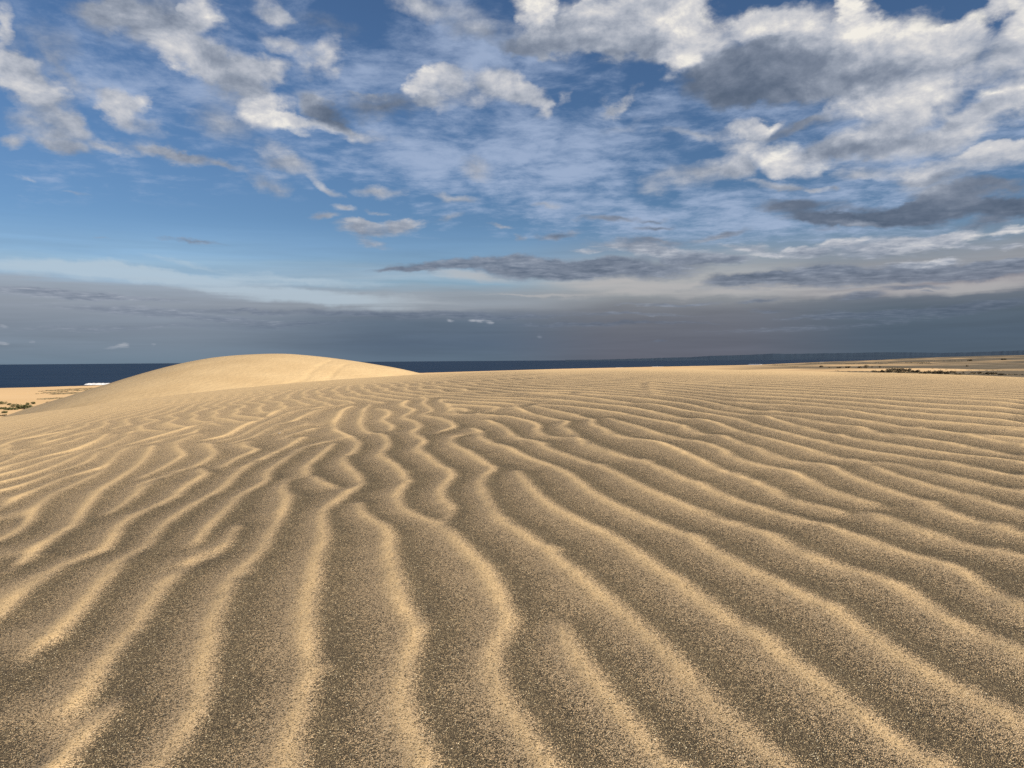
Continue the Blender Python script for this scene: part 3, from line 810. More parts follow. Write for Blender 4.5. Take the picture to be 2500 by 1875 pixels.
PUFFS = [(-0.5588, 0.3041, 0.0514, 0.0195, -0.349, 1.0, 0.86),
    (-0.542, 0.2935, 0.0577, 0.0276, -0.384, 1.0, 0.6),
    (-0.5761, 0.3504, 0.0131, 0.0354, -0.0, 1.0, 0.8),
    (-0.5695, 0.3227, 0.0203, 0.0388, -0.175, 0.5, 0.55),
    (-0.5274, 0.3382, 0.0427, 0.0431, -0.0, 0.45, 0.42),
    (-0.5143, 0.3122, 0.0325, 0.0107, -0.663, 0.6, 0.66),
    (-0.4366, 0.3812, 0.0881, 0.0487, -0.087, 1.0, 0.5),
    (-0.4785, 0.3783, 0.0338, 0.0273, -0.0, 0.7, 0.48),
    (-0.3773, 0.3835, 0.0402, 0.0357, -0.349, 1.2, 0.88),
    (-0.4015, 0.3977, 0.0133, 0.0085, -0.0, 0.6, 0.95),
    (-0.4198, 0.36, 0.0835, 0.0281, -0.384, 1.0, 0.68),
    (-0.3951, 0.3466, 0.0396, 0.0269, -0.349, 1.2, 0.82),
    (-0.3508, 0.3402, 0.0631, 0.0245, -0.262, 1.0, 0.66),
    (-0.3064, 0.3417, 0.0358, 0.0161, -0.0, 0.8, 0.72),
    (-0.3442, 0.3257, 0.057, 0.0231, -0.314, 1.0, 0.52),
    (-0.3071, 0.3016, 0.0403, 0.0307, -0.611, 1.3, 0.92),
    (-0.2833, 0.2907, 0.0461, 0.0162, -0.436, 1.0, 0.82),
    (-0.2493, 0.2871, 0.0739, 0.0104, -0.175, 1.0, 0.76),
    (-0.1944, 0.2858, 0.0688, 0.0098, -0.105, 0.8, 0.6),
    (-0.3542, 0.2849, 0.0723, 0.036, -0.349, 0.65, 0.52),
    (-0.4557, 0.2861, 0.0605, 0.0179, -0.559, 1.05, 0.72),
    (-0.4639, 0.2953, 0.0257, 0.0137, -0.175, 0.7, 0.78),
    (-0.5215, 0.2563, 0.0618, 0.028, -0.175, 1.0, 0.58),
    (-0.5013, 0.2704, 0.0302, 0.0135, -0.436, 0.7, 0.7),
    (-0.504, 0.2415, 0.0439, 0.0094, -0.087, 0.7, 0.6),
    (-0.5733, 0.2409, 0.0227, 0.009, -0.0, 0.9, 0.62),
    (-0.4628, 0.2472, 0.0275, 0.0089, -0.244, 0.9, 0.68),
    (-0.4136, 0.2416, 0.051, 0.0134, -0.349, 1.0, 0.68),
    (-0.4048, 0.2374, 0.0423, 0.0085, -0.314, 0.6, 0.48),
    (-0.3575, 0.2308, 0.0471, 0.0086, -0.175, 0.8, 0.6),
    (-0.5091, 0.1914, 0.0245, 0.0054, -0.0, 0.5, 0.62),
    (-0.5574, 0.2028, 0.0129, 0.0033, -0.262, 0.35, 0.7),
    (-0.2754, 0.2457, 0.0517, 0.0148, -0.279, 1.0, 0.72),
    (-0.2962, 0.2388, 0.0392, 0.0132, -0.14, 0.6, 0.52),
    (-0.2981, 0.215, 0.0314, 0.0162, -0.0, 0.7, 0.56),
    (-0.2355, 0.2201, 0.0304, 0.0082, -0.489, 0.85, 0.66),
    (-0.1659, 0.2148, 0.0473, 0.0121, -0.052, 0.95, 0.66),
    (-0.0717, 0.211, 0.0391, 0.01, -0.087, 0.9, 0.66),
    (-0.0426, 0.2452, 0.0428, 0.0138, -0.0, 0.8, 0.6),
    (-0.2302, 0.3638, 0.0244, 0.0224, -0.349, 1.0, 0.76),
    (-0.2733, 0.3638, 0.0431, 0.0111, -0.209, 0.8, 0.62),
    (-0.2556, 0.346, 0.0241, 0.0104, -0.087, 0.7, 0.66),
    (-0.2992, 0.3454, 0.0261, 0.0117, -0.0, 0.6, 0.66),
    (-0.2327, 0.3956, 0.0542, 0.0179, -0.0, 0.6, 0.44),
    (-0.2863, 0.3952, 0.0184, 0.0162, -0.0, 0.7, 0.64),
    (-0.3027, 0.4077, 0.0391, 0.0191, -0.262, 0.8, 0.68),
    (-0.2513, 0.3135, 0.0436, 0.0179, -0.0, 0.9, 0.6),
    (-0.2293, 0.2989, 0.0448, 0.015, -0.314, 1.2, 0.22),
    (-0.1636, 0.3161, 0.0661, 0.0197, 0.105, 1.0, 0.3),
    (-0.1787, 0.3269, 0.0415, 0.006, 0.105, 0.5, 0.58),
    (-0.1185, 0.3444, 0.0324, 0.0137, 0.244, 1.1, 0.94),
    (-0.073, 0.3358, 0.0818, 0.0276, -0.07, 1.0, 0.66),
    (-0.1069, 0.3212, 0.0311, 0.0137, -0.489, 0.9, 0.82),
    (-0.0755, 0.3463, 0.0284, 0.0107, -0.175, 0.6, 0.8),
    (-0.005, 0.3399, 0.0536, 0.0246, -0.314, 1.0, 0.78),
    (0.0132, 0.3273, 0.0572, 0.0261, -0.209, 0.9, 0.66),
    (0.0393, 0.3129, 0.0157, 0.023, -0.349, 0.8, 0.74),
    (0.0708, 0.334, 0.0178, 0.0092, 0.873, 0.5, 0.72),
    (-0.1186, 0.4211, 0.0423, 0.0198, -0.175, 0.8, 0.68),
    (-0.0643, 0.4196, 0.0641, 0.0261, -0.0, 0.6, 0.58),
    (-0.0437, 0.3982, 0.05, 0.0184, -0.0, 0.7, 0.44),
    (-0.0047, 0.3807, 0.0286, 0.0108, -0.262, 0.7, 0.36),
    (0.0348, 0.4183, 0.0414, 0.0353, -0.349, 1.2, 0.92),
    (0.053, 0.4105, 0.02, 0.0184, 0.524, 1.0, 1.0),
    (0.0764, 0.3937, 0.0995, 0.0276, -0.07, 1.0, 0.66),
    (0.0919, 0.3817, 0.1276, 0.0199, -0.035, 1.0, 0.48),
    (0.0293, 0.3825, 0.0429, 0.0169, -0.0, 0.7, 0.42),
    (0.1638, 0.3683, 0.0766, 0.0167, -0.0, 0.7, 0.46),
    (0.1282, 0.4132, 0.0633, 0.0419, -0.175, 1.1, 0.82),
    (0.1049, 0.4074, 0.0141, 0.0344, -0.0, 0.7, 0.9),
    (0.1943, 0.4105, 0.0792, 0.0414, -0.0, 1.1, 0.8),
    (0.2292, 0.4143, 0.0312, 0.0329, 0.524, 1.0, 0.92),
    (0.2118, 0.3746, 0.0424, 0.0315, 0.262, 1.2, 0.98),
    (0.2539, 0.3779, 0.077, 0.0312, 0.07, 1.0, 0.84),
    (0.1486, 0.3891, 0.0699, 0.0319, -0.0, 1.0, 0.62),
    (0.3069, 0.388, 0.0325, 0.022, -0.0, 0.8, 0.84),
    (0.2999, 0.3327, 0.1044, 0.0367, -0.07, 1.5, 0.15),
    (0.3306, 0.3447, 0.1215, 0.0291, -0.052, 1.1, 0.44),
    (0.2783, 0.3214, 0.0595, 0.0192, -0.0, 0.8, 0.25),
    (0.4036, 0.3268, 0.0968, 0.0367, -0.105, 1.0, 0.5),
    (0.3723, 0.3101, 0.0993, 0.0229, -0.07, 1.0, 0.36),
    (0.4209, 0.3678, 0.0345, 0.0435, -0.175, 1.3, 1.0),
    (0.4155, 0.3906, 0.0215, 0.0239, -0.0, 1.1, 0.98),
    (0.3235, 0.386, 0.0482, 0.0218, 0.105, 1.0, 0.86),
    (0.3629, 0.378, 0.0594, 0.0273, -0.0, 1.0, 0.84),
    (0.3766, 0.361, 0.0928, 0.0186, -0.0, 1.0, 0.78),
    (0.4636, 0.3551, 0.0543, 0.0289, -0.175, 1.2, 0.94),
    (0.5243, 0.3473, 0.0402, 0.0113, 0.244, 1.0, 0.84),
    (0.4803, 0.3384, 0.0337, 0.0163, 0.14, 1.1, 0.88),
    (0.5166, 0.3312, 0.0459, 0.0174, 0.087, 1.1, 0.84),
    (0.5754, 0.3531, 0.0252, 0.0284, 0.524, 1.1, 0.86),
    (0.5586, 0.3613, 0.0206, 0.0117, 0.524, 0.6, 0.7),
    (0.5721, 0.3237, 0.0253, 0.0271, -0.175, 1.1, 0.86),
    (0.4512, 0.325, 0.0753, 0.0332, 0.105, 1.0, 0.58),
    (0.5247, 0.3152, 0.0696, 0.0186, 0.14, 1.0, 0.64),
    (0.5593, 0.3009, 0.0437, 0.0208, 0.436, 1.0, 0.74),
    (0.5725, 0.2852, 0.0253, 0.0129, 0.436, 0.8, 0.76),
    (0.4344, 0.2908, 0.05, 0.0209, 0.314, 1.1, 0.86),
    (0.4889, 0.2906, 0.0529, 0.0258, 0.209, 1.1, 0.86),
    (0.4642, 0.279, 0.0686, 0.0179, 0.209, 0.9, 0.72),
    (0.5653, 0.2683, 0.0382, 0.0169, 0.087, 1.3, 0.98),
    (0.5484, 0.2592, 0.0495, 0.0118, 0.105, 1.1, 0.36),
    (0.5172, 0.2712, 0.0216, 0.02, 0.873, 0.7, 0.72),
    (0.4643, 0.2613, 0.0486, 0.0247, 0.14, 1.0, 0.8),
    (0.5253, 0.2455, 0.0749, 0.0213, 0.279, 1.1, 0.84),
    (0.426, 0.2507, 0.0682, 0.014, 0.209, 1.0, 0.8),
    (0.4687, 0.2367, 0.0996, 0.0206, 0.07, 1.0, 0.6),
    (0.3996, 0.2384, 0.085, 0.012, -0.035, 1.1, 0.36),
    (0.3518, 0.2705, 0.0693, 0.0108, -0.035, 1.0, 0.36),
    (0.377, 0.2732, 0.0371, 0.0086, 0.14, 0.6, 0.66),
    (0.3276, 0.2425, 0.0359, 0.0218, -0.175, 1.05, 0.92),
    (0.3497, 0.2289, 0.0536, 0.0137, -0.07, 1.0, 0.8),
    (0.2938, 0.2829, 0.038, 0.0125, -0.14, 1.0, 0.88),
    (0.2832, 0.2615, 0.0396, 0.0383, -0.175, 0.9, 0.7),
    (0.3119, 0.2798, 0.0356, 0.0073, 0.14, 0.8, 0.84),
    (0.2341, 0.2285, 0.0846, 0.0209, 0.14, 0.95, 0.64),
    (0.2784, 0.2304, 0.0304, 0.0177, -0.175, 0.8, 0.72),
    (0.2317, 0.2799, 0.0508, 0.0097, -0.035, 0.7, 0.6),
    (0.1431, 0.2916, 0.063, 0.0106, 0.349, 0.3, 0.62),
    (0.1458, 0.3172, 0.035, 0.0091, 0.698, 0.55, 0.66),
    (0.1303, 0.31, 0.0316, 0.0091, 0.436, 0.5, 0.66),
    (0.1278, 0.3204, 0.0197, 0.0076, -0.611, 0.5, 0.62),
    (0.1967, 0.3393, 0.0151, 0.0075, -0.0, 0.5, 0.66),
    (0.5489, 0.2126, 0.0703, 0.0197, 0.035, 1.0, 0.74),
    (0.5526, 0.2205, 0.0337, 0.0085, 0.07, 0.9, 0.88),
    (0.5751, 0.2165, 0.0151, 0.0116, -0.0, 0.8, 0.86),
    (0.4772, 0.2097, 0.0536, 0.0096, -0.0, 1.0, 0.74),
    (0.4896, 0.2012, 0.0501, 0.0068, -0.0, 0.8, 0.46),
    (0.5511, 0.1841, 0.0649, 0.0085, -0.035, 1.1, 0.3),
    (0.5019, 0.1924, 0.0577, 0.0135, -0.0, 0.8, 0.58),
    (0.3296, 0.2086, 0.0352, 0.0087, -0.0, 0.9, 0.66),
    (0.3073, 0.2159, 0.026, 0.0059, -0.0, 0.6, 0.66),
    (0.4192, 0.2146, 0.0328, 0.0077, -0.0, 0.9, 0.68),
    (0.3759, 0.1997, 0.0173, 0.0057, -0.0, 0.8, 0.7),
    (0.3954, 0.1985, 0.0085, 0.005, -0.0, 0.7, 0.4),
    (0.3497, 0.2042, 0.0316, 0.0058, -0.07, 0.6, 0.44),
    (0.465, 0.1651, 0.1228, 0.0158, 0.052, 1.5, 0.14),
    (0.3498, 0.1796, 0.0599, 0.0123, -0.07, 1.3, 0.2),
    (0.3683, 0.1645, 0.0529, 0.0093, -0.105, 1.1, 0.22),
    (0.4837, 0.1747, 0.0308, 0.0136, -0.0, 1.2, 0.16),
    (0.5709, 0.1616, 0.0456, 0.0155, 0.052, 1.5, 0.12),
    (0.5081, 0.1767, 0.0519, 0.0174, -0.07, 0.9, 0.5),
    (0.5457, 0.1482, 0.0366, 0.0066, -0.07, 0.7, 0.3),
    (0.4178, 0.1557, 0.0329, 0.0049, -0.07, 0.8, 0.8),
    (0.4483, 0.1283, 0.0929, 0.0159, 0.087, 1.1, 0.56),
    (0.491, 0.1361, 0.0417, 0.0088, 0.052, 1.0, 0.76),
    (0.4002, 0.1343, 0.0364, 0.0078, 0.14, 0.9, 0.72),
    (0.5024, 0.1298, 0.0494, 0.0061, -0.14, 0.6, 0.66),
    (0.3584, 0.1243, 0.0389, 0.0093, -0.052, 1.0, 0.6),
    (0.3546, 0.1289, 0.0252, 0.0036, 0.035, 0.7, 0.74),
    (0.5263, 0.1385, 0.0294, 0.0093, 0.07, 1.0, 0.76),
    (0.5722, 0.1383, 0.0243, 0.0058, -0.0, 0.9, 0.72),
    (0.5761, 0.1193, 0.0211, 0.0052, 0.052, 0.8, 0.68),
    (0.5459, 0.1227, 0.0313, 0.0066, -0.07, 0.5, 0.62),
    (0.4842, 0.1074, 0.0476, 0.0061, 0.052, 0.8, 0.66),
    (0.5026, 0.1089, 0.0137, 0.004, -0.0, 0.7, 0.74),
    (0.5707, 0.1049, 0.0228, 0.0052, -0.0, 0.8, 0.64),
    (0.4399, 0.0941, 0.2283, 0.0153, 0.017, 1.2, 0.34),
    (0.3594, 0.1019, 0.0752, 0.0144, -0.035, 0.9, 0.32),
    (0.5384, 0.0939, 0.0843, 0.0132, 0.035, 1.0, 0.32),
    (0.298, 0.0976, 0.0621, 0.0095, -0.0, 1.1, 0.24),
    (0.4227, 0.0717, 0.0357, 0.0077, 0.07, 1.0, 0.22),
    (0.4782, 0.0781, 0.0423, 0.0041, -0.035, 0.9, 0.3),
    (0.4907, 0.072, 0.0111, 0.002, -0.0, 0.6, 0.3),
    (0.3124, 0.0697, 0.0356, 0.0037, 0.07, 0.8, 0.26),
    (0.322, 0.0589, 0.0322, 0.0029, -0.035, 0.6, 0.26),
    (0.4184, 0.0517, 0.0657, 0.0049, -0.052, 0.6, 0.22),
    (0.1503, 0.1159, 0.1678, 0.0182, -0.0, 1.1, 0.34),
    (0.1218, 0.1217, 0.0634, 0.0107, 0.14, 0.9, 0.24),
    (0.2166, 0.1327, 0.0989, 0.0113, -0.157, 1.0, 0.58),
    (0.1873, 0.1398, 0.0414, 0.0075, -0.0, 0.8, 0.66),
    (0.2441, 0.1256, 0.0606, 0.0089, -0.087, 0.9, 0.42),
    (0.2931, 0.1325, 0.0393, 0.0074, -0.175, 0.8, 0.62),
    (0.3171, 0.1249, 0.0258, 0.0036, -0.07, 0.8, 0.68),
    (0.0433, 0.1142, 0.0999, 0.0153, -0.0, 1.1, 0.34),
    (0.0275, 0.1268, 0.0786, 0.0092, -0.0, 0.8, 0.46),
    (-0.0988, 0.121, 0.0814, 0.0092, 0.105, 1.0, 0.34),
    (-0.0199, 0.1251, 0.0715, 0.0131, 0.035, 1.0, 0.36),
    (-0.1508, 0.114, 0.0489, 0.0038, 0.035, 0.6, 0.36),
    (0.1504, 0.148, 0.0769, 0.0099, -0.035, 0.7, 0.5),
    (0.1011, 0.1401, 0.0354, 0.0053, -0.052, 0.6, 0.56),
    (0.1873, 0.1524, 0.0759, 0.0075, -0.07, 0.7, 0.42),
    (0.0577, 0.1613, 0.0392, 0.0077, 0.052, 0.9, 0.38),
    (0.1273, 0.181, 0.0633, 0.0061, -0.017, 0.9, 0.42),
    (0.1838, 0.179, 0.0207, 0.0038, -0.0, 0.7, 0.36),
    (0.1837, 0.1691, 0.0311, 0.0053, 0.07, 0.8, 0.32),
    (0.2687, 0.1529, 0.0432, 0.0059, 0.105, 0.8, 0.4),
    (0.049, 0.1984, 0.0321, 0.0061, -0.0, 0.6, 0.56),
    (0.0093, 0.1553, 0.0129, 0.0038, -0.0, 0.6, 0.52),
    (-0.2124, 0.1922, 0.0219, 0.0068, -0.175, 0.9, 0.68),
    (-0.2385, 0.1829, 0.0257, 0.0075, 0.07, 0.9, 0.6),
    (-0.1971, 0.1673, 0.0399, 0.0143, -0.07, 1.0, 0.54),
    (-0.1919, 0.174, 0.0289, 0.0053, -0.105, 0.8, 0.72),
    (-0.1423, 0.1705, 0.0462, 0.0114, 0.175, 1.0, 0.58),
    (-0.1294, 0.1768, 0.0316, 0.0046, 0.087, 0.6, 0.66),
    (-0.1785, 0.1497, 0.0402, 0.0076, -0.105, 0.6, 0.52),
    (-0.1653, 0.1871, 0.0278, 0.0053, -0.052, 0.5, 0.6),
    (-0.0746, 0.1834, 0.0299, 0.0077, 0.07, 0.6, 0.56),
    (-0.0133, 0.1672, 0.0272, 0.0046, -0.07, 0.7, 0.54),
    (-0.3887, 0.1462, 0.0551, 0.005, 0.035, 0.65, 0.42),
    (-0.4838, 0.1416, 0.0224, 0.0027, -0.0, 0.35, 0.5),
    (-0.0533, 0.0507, 0.0078, 0.0027, -0.0, 0.75, 0.62),
    (-0.0417, 0.0517, 0.0107, 0.0038, -0.0, 0.7, 0.62),
    (-0.029, 0.05, 0.0071, 0.0031, -0.0, 0.7, 0.62),
    (-0.077, 0.0508, 0.0057, 0.0023, -0.0, 0.7, 0.6),
    (-0.4667, 0.021, 0.008, 0.0034, -0.07, 0.8, 0.72),
    (-0.478, 0.0196, 0.0113, 0.0027, -0.0, 0.6, 0.6),
    (-0.5817, 0.0224, 0.008, 0.0032, -0.14, 0.7, 0.7),
    (-0.4332, 0.022, 0.0047, 0.0021, -0.0, 0.6, 0.56),
    (-0.5805, 0.0427, 0.007, 0.0026, -0.175, 0.6, 0.64),
    (-0.5519, 0.0257, 0.0041, 0.0026, -0.0, 0.6, 0.52),
    (0.0332, 0.0306, 0.0057, 0.0054, -0.349, 0.5, 0.48),
    (0.1901, 0.0227, 0.0124, 0.0023, -0.0, 0.8, 0.22),
    (-0.5372, 0.08, 0.1003, 0.0079, -0.017, 0.9, 0.46),
    (-0.5487, 0.0835, 0.0468, 0.0033, -0.0, 0.6, 0.52),
    (-0.4643, 0.076, 0.0972, 0.0041, -0.017, 0.9, 0.44),
    (-0.4518, 0.0641, 0.1389, 0.0062, -0.017, 0.7, 0.44),
    (-0.3859, 0.0558, 0.1596, 0.0057, -0.052, 0.8, 0.38),
    (-0.4859, 0.041, 0.1454, 0.0054, 0.017, 0.5, 0.4),
    (-0.3207, 0.0636, 0.058, 0.0036, -0.105, 0.6, 0.44),
    (-0.1514, 0.0608, 0.2935, 0.0046, -0.017, 0.8, 0.24),
    (-0.0522, 0.0559, 0.1426, 0.0038, -0.0, 0.6, 0.26),
    (-0.2824, 0.0479, 0.1715, 0.0052, 0.035, 0.6, 0.22),
    (0.1216, 0.0465, 0.1832, 0.0038, -0.0, 0.8, 0.2),
    (0.1476, 0.0576, 0.1119, 0.003, -0.035, 0.7, 0.34),
    (0.209, 0.0683, 0.1163, 0.003, -0.0, 0.6, 0.36),
    (0.531, 0.0529, 0.1276, 0.0086, 0.122, 1.0, 0.16),
    (0.4445, 0.049, 0.0816, 0.0055, -0.0, 0.9, 0.2),
    (0.378, 0.049, 0.0741, 0.0029, -0.0, 0.7, 0.3),
    (0.355, 0.0373, 0.1886, 0.0043, 0.017, 0.5, 0.28)]        # azimuth, elevation, half width, half height, tilt (radians), strength, brightness
VEILS = [(-0.0595, 0.3782, 0.1304, 0.0825, -0.262, 0.75, 0),
    (-0.0336, 0.3559, 0.0619, 0.0413, -0.436, 0.5, 0),
    (-0.1232, 0.2559, 0.1831, 0.0478, -0.07, 0.7, 0),
    (-0.087, 0.2468, 0.1025, 0.0343, -0.0, 0.5, 0),
    (0.0545, 0.2267, 0.1167, 0.0481, -0.14, 0.7, 0),
    (0.1224, 0.2735, 0.1289, 0.0615, 0.14, 0.6, 0),
    (0.1838, 0.173, 0.173, 0.0406, -0.052, 0.8, 0),
    (0.3074, 0.1718, 0.1376, 0.0394, -0.0, 0.65, 0),
    (0.0286, 0.2808, 0.1032, 0.0413, -0.175, 0.4, 0),
    (-0.1272, 0.3541, 0.1084, 0.0478, -0.0, 0.35, 0),
    (0.354, 0.2936, 0.109, 0.0388, -0.0, 0.5, 0),
    (0.2441, 0.304, 0.1037, 0.0401, -0.0, 0.4, 0),
    (-0.2484, 0.3385, 0.1035, 0.04, -0.14, 0.4, 0),
    (-0.3722, 0.3009, 0.1494, 0.0513, -0.349, 0.35, 0),
    (-0.504, 0.326, 0.1161, 0.0482, -0.349, 0.4, 0),
    (0.4852, 0.2468, 0.2155, 0.0975, 0.14, 0.5, 0),
    (0.4439, 0.1481, 0.1853, 0.0373, -0.0, 0.5, 0),
    (-0.2767, 0.3927, 0.1274, 0.0397, -0.175, 0.4, 0),
    (-0.3084, 0.2286, 0.1, 0.0262, -0.14, 0.25, 0),
    (-0.55, 0.1985, 0.0701, 0.0352, -0.14, 0.2, 0),
    (0.0969, 0.3628, 0.1228, 0.0343, -0.0, 0.35, 0),
    (-0.4381, 0.3148, 0.2372, 0.1247, -0.262, 0.38, 0),
    (-0.1787, 0.3246, 0.3001, 0.1084, -0.087, 0.4, 0),
    (0.1327, 0.2538, 0.3044, 0.1092, -0.0, 0.4, 0),
    (0.4435, 0.2121, 0.2359, 0.0995, 0.087, 0.45, 0),
    (0.0016, 0.1874, 0.241, 0.0413, -0.0, 0.35, 0),
    (-0.4822, 0.2143, 0.1621, 0.0366, -0.087, 0.2, 0)]
STREAKS = [(-0.5366, 0.1069, 0.1424, 0.0127, -0.07, 1.0, 0),
    (-0.4119, 0.1014, 0.1619, 0.0122, -0.087, 1.0, 0),
    (-0.4509, 0.1065, 0.0669, 0.008, -0.052, 0.5, 0),
    (-0.2816, 0.1002, 0.1652, 0.0071, -0.052, 0.9, 0),
    (-0.3757, 0.1152, 0.0834, 0.0062, -0.14, 0.7, 0),
    (-0.3108, 0.0867, 0.1498, 0.0064, -0.035, 0.8, 0),
    (-0.2024, 0.076, 0.185, 0.0123, -0.017, 0.9, 0),
    (-0.2819, 0.0782, 0.0953, 0.0071, -0.052, 0.6, 0),
    (-0.0569, 0.1097, 0.0824, 0.0096, -0.105, 1.0, 0),
    (-0.0042, 0.1157, 0.0413, 0.0059, -0.175, 0.6, 0),
    (0.1218, 0.0975, 0.1289, 0.0096, -0.0, 1.0, 0),
    (0.1836, 0.0848, 0.213, 0.0095, 0.017, 0.9, 0),
    (0.0008, 0.0829, 0.1102, 0.003, -0.0, 0.8, 0),
    (0.3314, 0.0834, 0.1847, 0.0084, 0.052, 0.8, 0),
    (0.4005, 0.0759, 0.1752, 0.0109, 0.035, 0.8, 0),
    (0.5463, 0.0764, 0.1106, 0.0101, 0.07, 1.0, 0),
    (0.4226, 0.0836, 0.1145, 0.0034, 0.017, 0.8, 0),
    (0.2341, 0.0957, 0.1042, 0.0043, 0.052, 0.7, 0)]

world = bpy.data.worlds.new('World')
scene.world = world
world.use_nodes = True
wt = world.node_tree
wt.nodes.clear()
n = Nodes(wt)
wout = n('ShaderNodeOutputWorld')
bg = n('ShaderNodeBackground')
wt.links.new(bg.outputs[0], wout.inputs[0])
tc = n('ShaderNodeTexCoord').outputs['Generated']
sep = n('ShaderNodeSeparateXYZ')
n.put(sep.inputs[0], tc)
dx, dy_, dz = sep.outputs
azn = n.math('ARCTAN2', dx, dy_)
eln = n.math('ARCSINE', dz)

sky = n('ShaderNodeTexSky', sky_type='NISHITA')
sky.sun_disc = False
sky.sun_elevation = SUN_EL
sky.sun_rotation = SUN_AZ
sky.air_density = 1.0
sky.dust_density = .6
sky.ozone_density = 1.6
SKYK = 0.05
vm = n('ShaderNodeVectorMath', operation='MULTIPLY')
n.put(vm.inputs[0], sky.outputs[0])
vm.inputs[1].default_value = (SKYK * .56, SKYK * .74, SKYK * .97)
color = vm.outputs[0]

# cloud coordinates
eup = n.math('MAXIMUM', dz, 0.0)
inv = n.math('DIVIDE', 1.0, n.math('ADD', eup, .07))
plane = n.xyz(n.math('MULTIPLY', dx, inv), n.math('MULTIPLY', dy_, inv))
ang = n.xyz(azn, n.math('MULTIPLY', eln, 1.55))
fl = n.xyz(azn, n.math('MULTIPLY', eln, 4.5))
nA = n.noise(ang, 15, 8, .62, .2)                    # puffy
angu = n.xyz(n.math('ADD', azn, .006), n.math('MULTIPLY', n.math('ADD', eln, .011), 1.55))
nB = n.noise(angu, 15, 8, .62, .2)
nS = n.noise(fl, 7, 6, .62, .6)                       # streaky
nP = n.noise(plane, 3.6, 8, .66, .25)
low = n.step(eln, R(4), R(15))                        # 0 near the horizon, 1 high up
nMix = n.math('ADD', n.math('MULTIPLY', nA, low), n.math('MULTIPLY', nS, n.math('SUBTRACT', 1.0, low)))
wn = n.noise(ang, 9, 3, .5, 0, 1)
wsep = n('ShaderNodeSeparateColor')
n.put(wsep.inputs[0], wn)
wamp = n.lerp(eln, 0, R(18), .012, .055)
wa = n.math('MULTIPLY', n.math('SUBTRACT', wsep.outputs[0], .5), n.math('MULTIPLY', wamp, 1.5))
we = n.math('MULTIPLY', n.math('SUBTRACT', wsep.outputs[1], .5), wamp)
w2 = n.noise(ang, 34, 4, .6, 0, 1)
wsep2 = n('ShaderNodeSeparateColor')
n.put(wsep2.inputs[0], w2)
wamp2 = n.lerp(eln, 0, R(18), .006, .026)
wa = n.math('ADD', wa, n.math('MULTIPLY', n.math('SUBTRACT', wsep2.outputs[0], .5), n.math('MULTIPLY', wamp2, 1.6)))
we = n.math('ADD', we, n.math('MULTIPLY', n.math('SUBTRACT', wsep2.outputs[1], .5), wamp2))
pos = n.xyz(n.math('ADD', azn, wa), n.math('ADD', eln, we))
cells = n.noise(plane, 7.5, 5, .6, .3)


def blobs(vec, lst, with_b=True):
    W, B = None, None
    for a, e, ra, re, rot, s, b in lst:
        mp = n('ShaderNodeMapping', vector_type='TEXTURE')
        n.put(mp.inputs['Vector'], vec)
        mp.inputs['Location'].default_value = (a, e, 0)
        mp.inputs['Rotation'].default_value = (0, 0, rot)
        mp.inputs['Scale'].default_value = (ra, re, 1)
        gr = n('ShaderNodeTexGradient', gradient_type='SPHERICAL')
        n.put(gr.inputs[0], mp.outputs[0])
        k_ = gr.outputs['Fac']
        W = n.math('MULTIPLY', k_, s) if W is None else n.math('MULTIPLY_ADD', k_, s, W)
        if with_b:
            B = n.math('MULTIPLY', k_, s * b) if B is None else n.math('MULTIPLY_ADD', k_, s * b, B)
    return W, B


# 1. the bank of far cloud lying along the horizon: colour by height, one ramp per compass sector
TOP = 10.0
eld = n.math('MULTIPLY', eln, 180 / math.pi)
wob = n.math('MULTIPLY', n.math('SUBTRACT', n.noise(n.xyz(azn, n.math('MULTIPLY', eln, 9.0)), 3.2, 5, .6, .4), .5), n.lerp(eld, 0, 5, .3, 2.2))
hfac = n.math('DIVIDE', n.math('ADD', eld, wob), TOP, clamp=True)


def bank(stops):
    return n.ramp(hfac, [(e / TOP, look(c)) for e, c in stops])


banks = [
    bank([(0, (110, 128, 144)), (1.2, (120, 134, 149)), (2.6, (129, 140, 154)), (3.9, (144, 153, 165)), (5.2, (153, 165, 179)), (5.9, (151, 181, 206)), (6.9, (150, 182, 208)), (7.5, (140, 176, 208)), (10, (124, 163, 206))]),
    bank([(0, (95, 112, 129)), (1.2, (89, 105, 124)), (2.8, (97, 112, 129)), (3.5, (114, 125, 140)), (3.9, (144, 152, 162)), (5.0, (152, 163, 174)), (5.7, (138, 167, 188)), (6.2, (154, 176, 194)), (7.2, (130, 164, 193)), (10, (118, 156, 198))]),
    bank([(0, (101, 104, 116)), (1.2, (102, 106, 118)), (2.8, (110, 114, 124)), (3.6, (122, 126, 134)), (4.6, (145, 150, 155)), (5.6, (168, 170, 172)), (6.6, (160, 166, 172)), (7.6, (140, 156, 172)), (10, (122, 152, 186))]),
    bank([(0, (83, 98, 113)), (1.5, (82, 97, 113)), (3.0, (90, 104, 118)), (4.0, (106, 115, 127)), (4.6, (138, 136, 145)), (5.6, (152, 151, 155)), (6.4, (146, 150, 157)), (7.8, (126, 143, 160)), (10, (118, 148, 180))]),
]
bc = n.mix(n.step(azn, R(-24), R(-8)), banks[0].outputs[0], banks[1].outputs[0])
bc = n.mix(n.step(azn, R(-3), R(9)), bc, banks[2].outputs[0])
bc = n.mix(n.step(azn, R(15), R(27)), bc, banks[3].outputs[0])
streak = n.noise(n.xyz(azn, n.math('MULTIPLY', eln, 16.0)), 4.0, 5, .6, .5)
hsv = n('ShaderNodeHueSaturation')
n.put(hsv.inputs['Color'], bc)
n.put(hsv.inputs['Value'], n.lerp(streak, .25, .75, .90, 1.12))
bc = hsv.outputs[0]
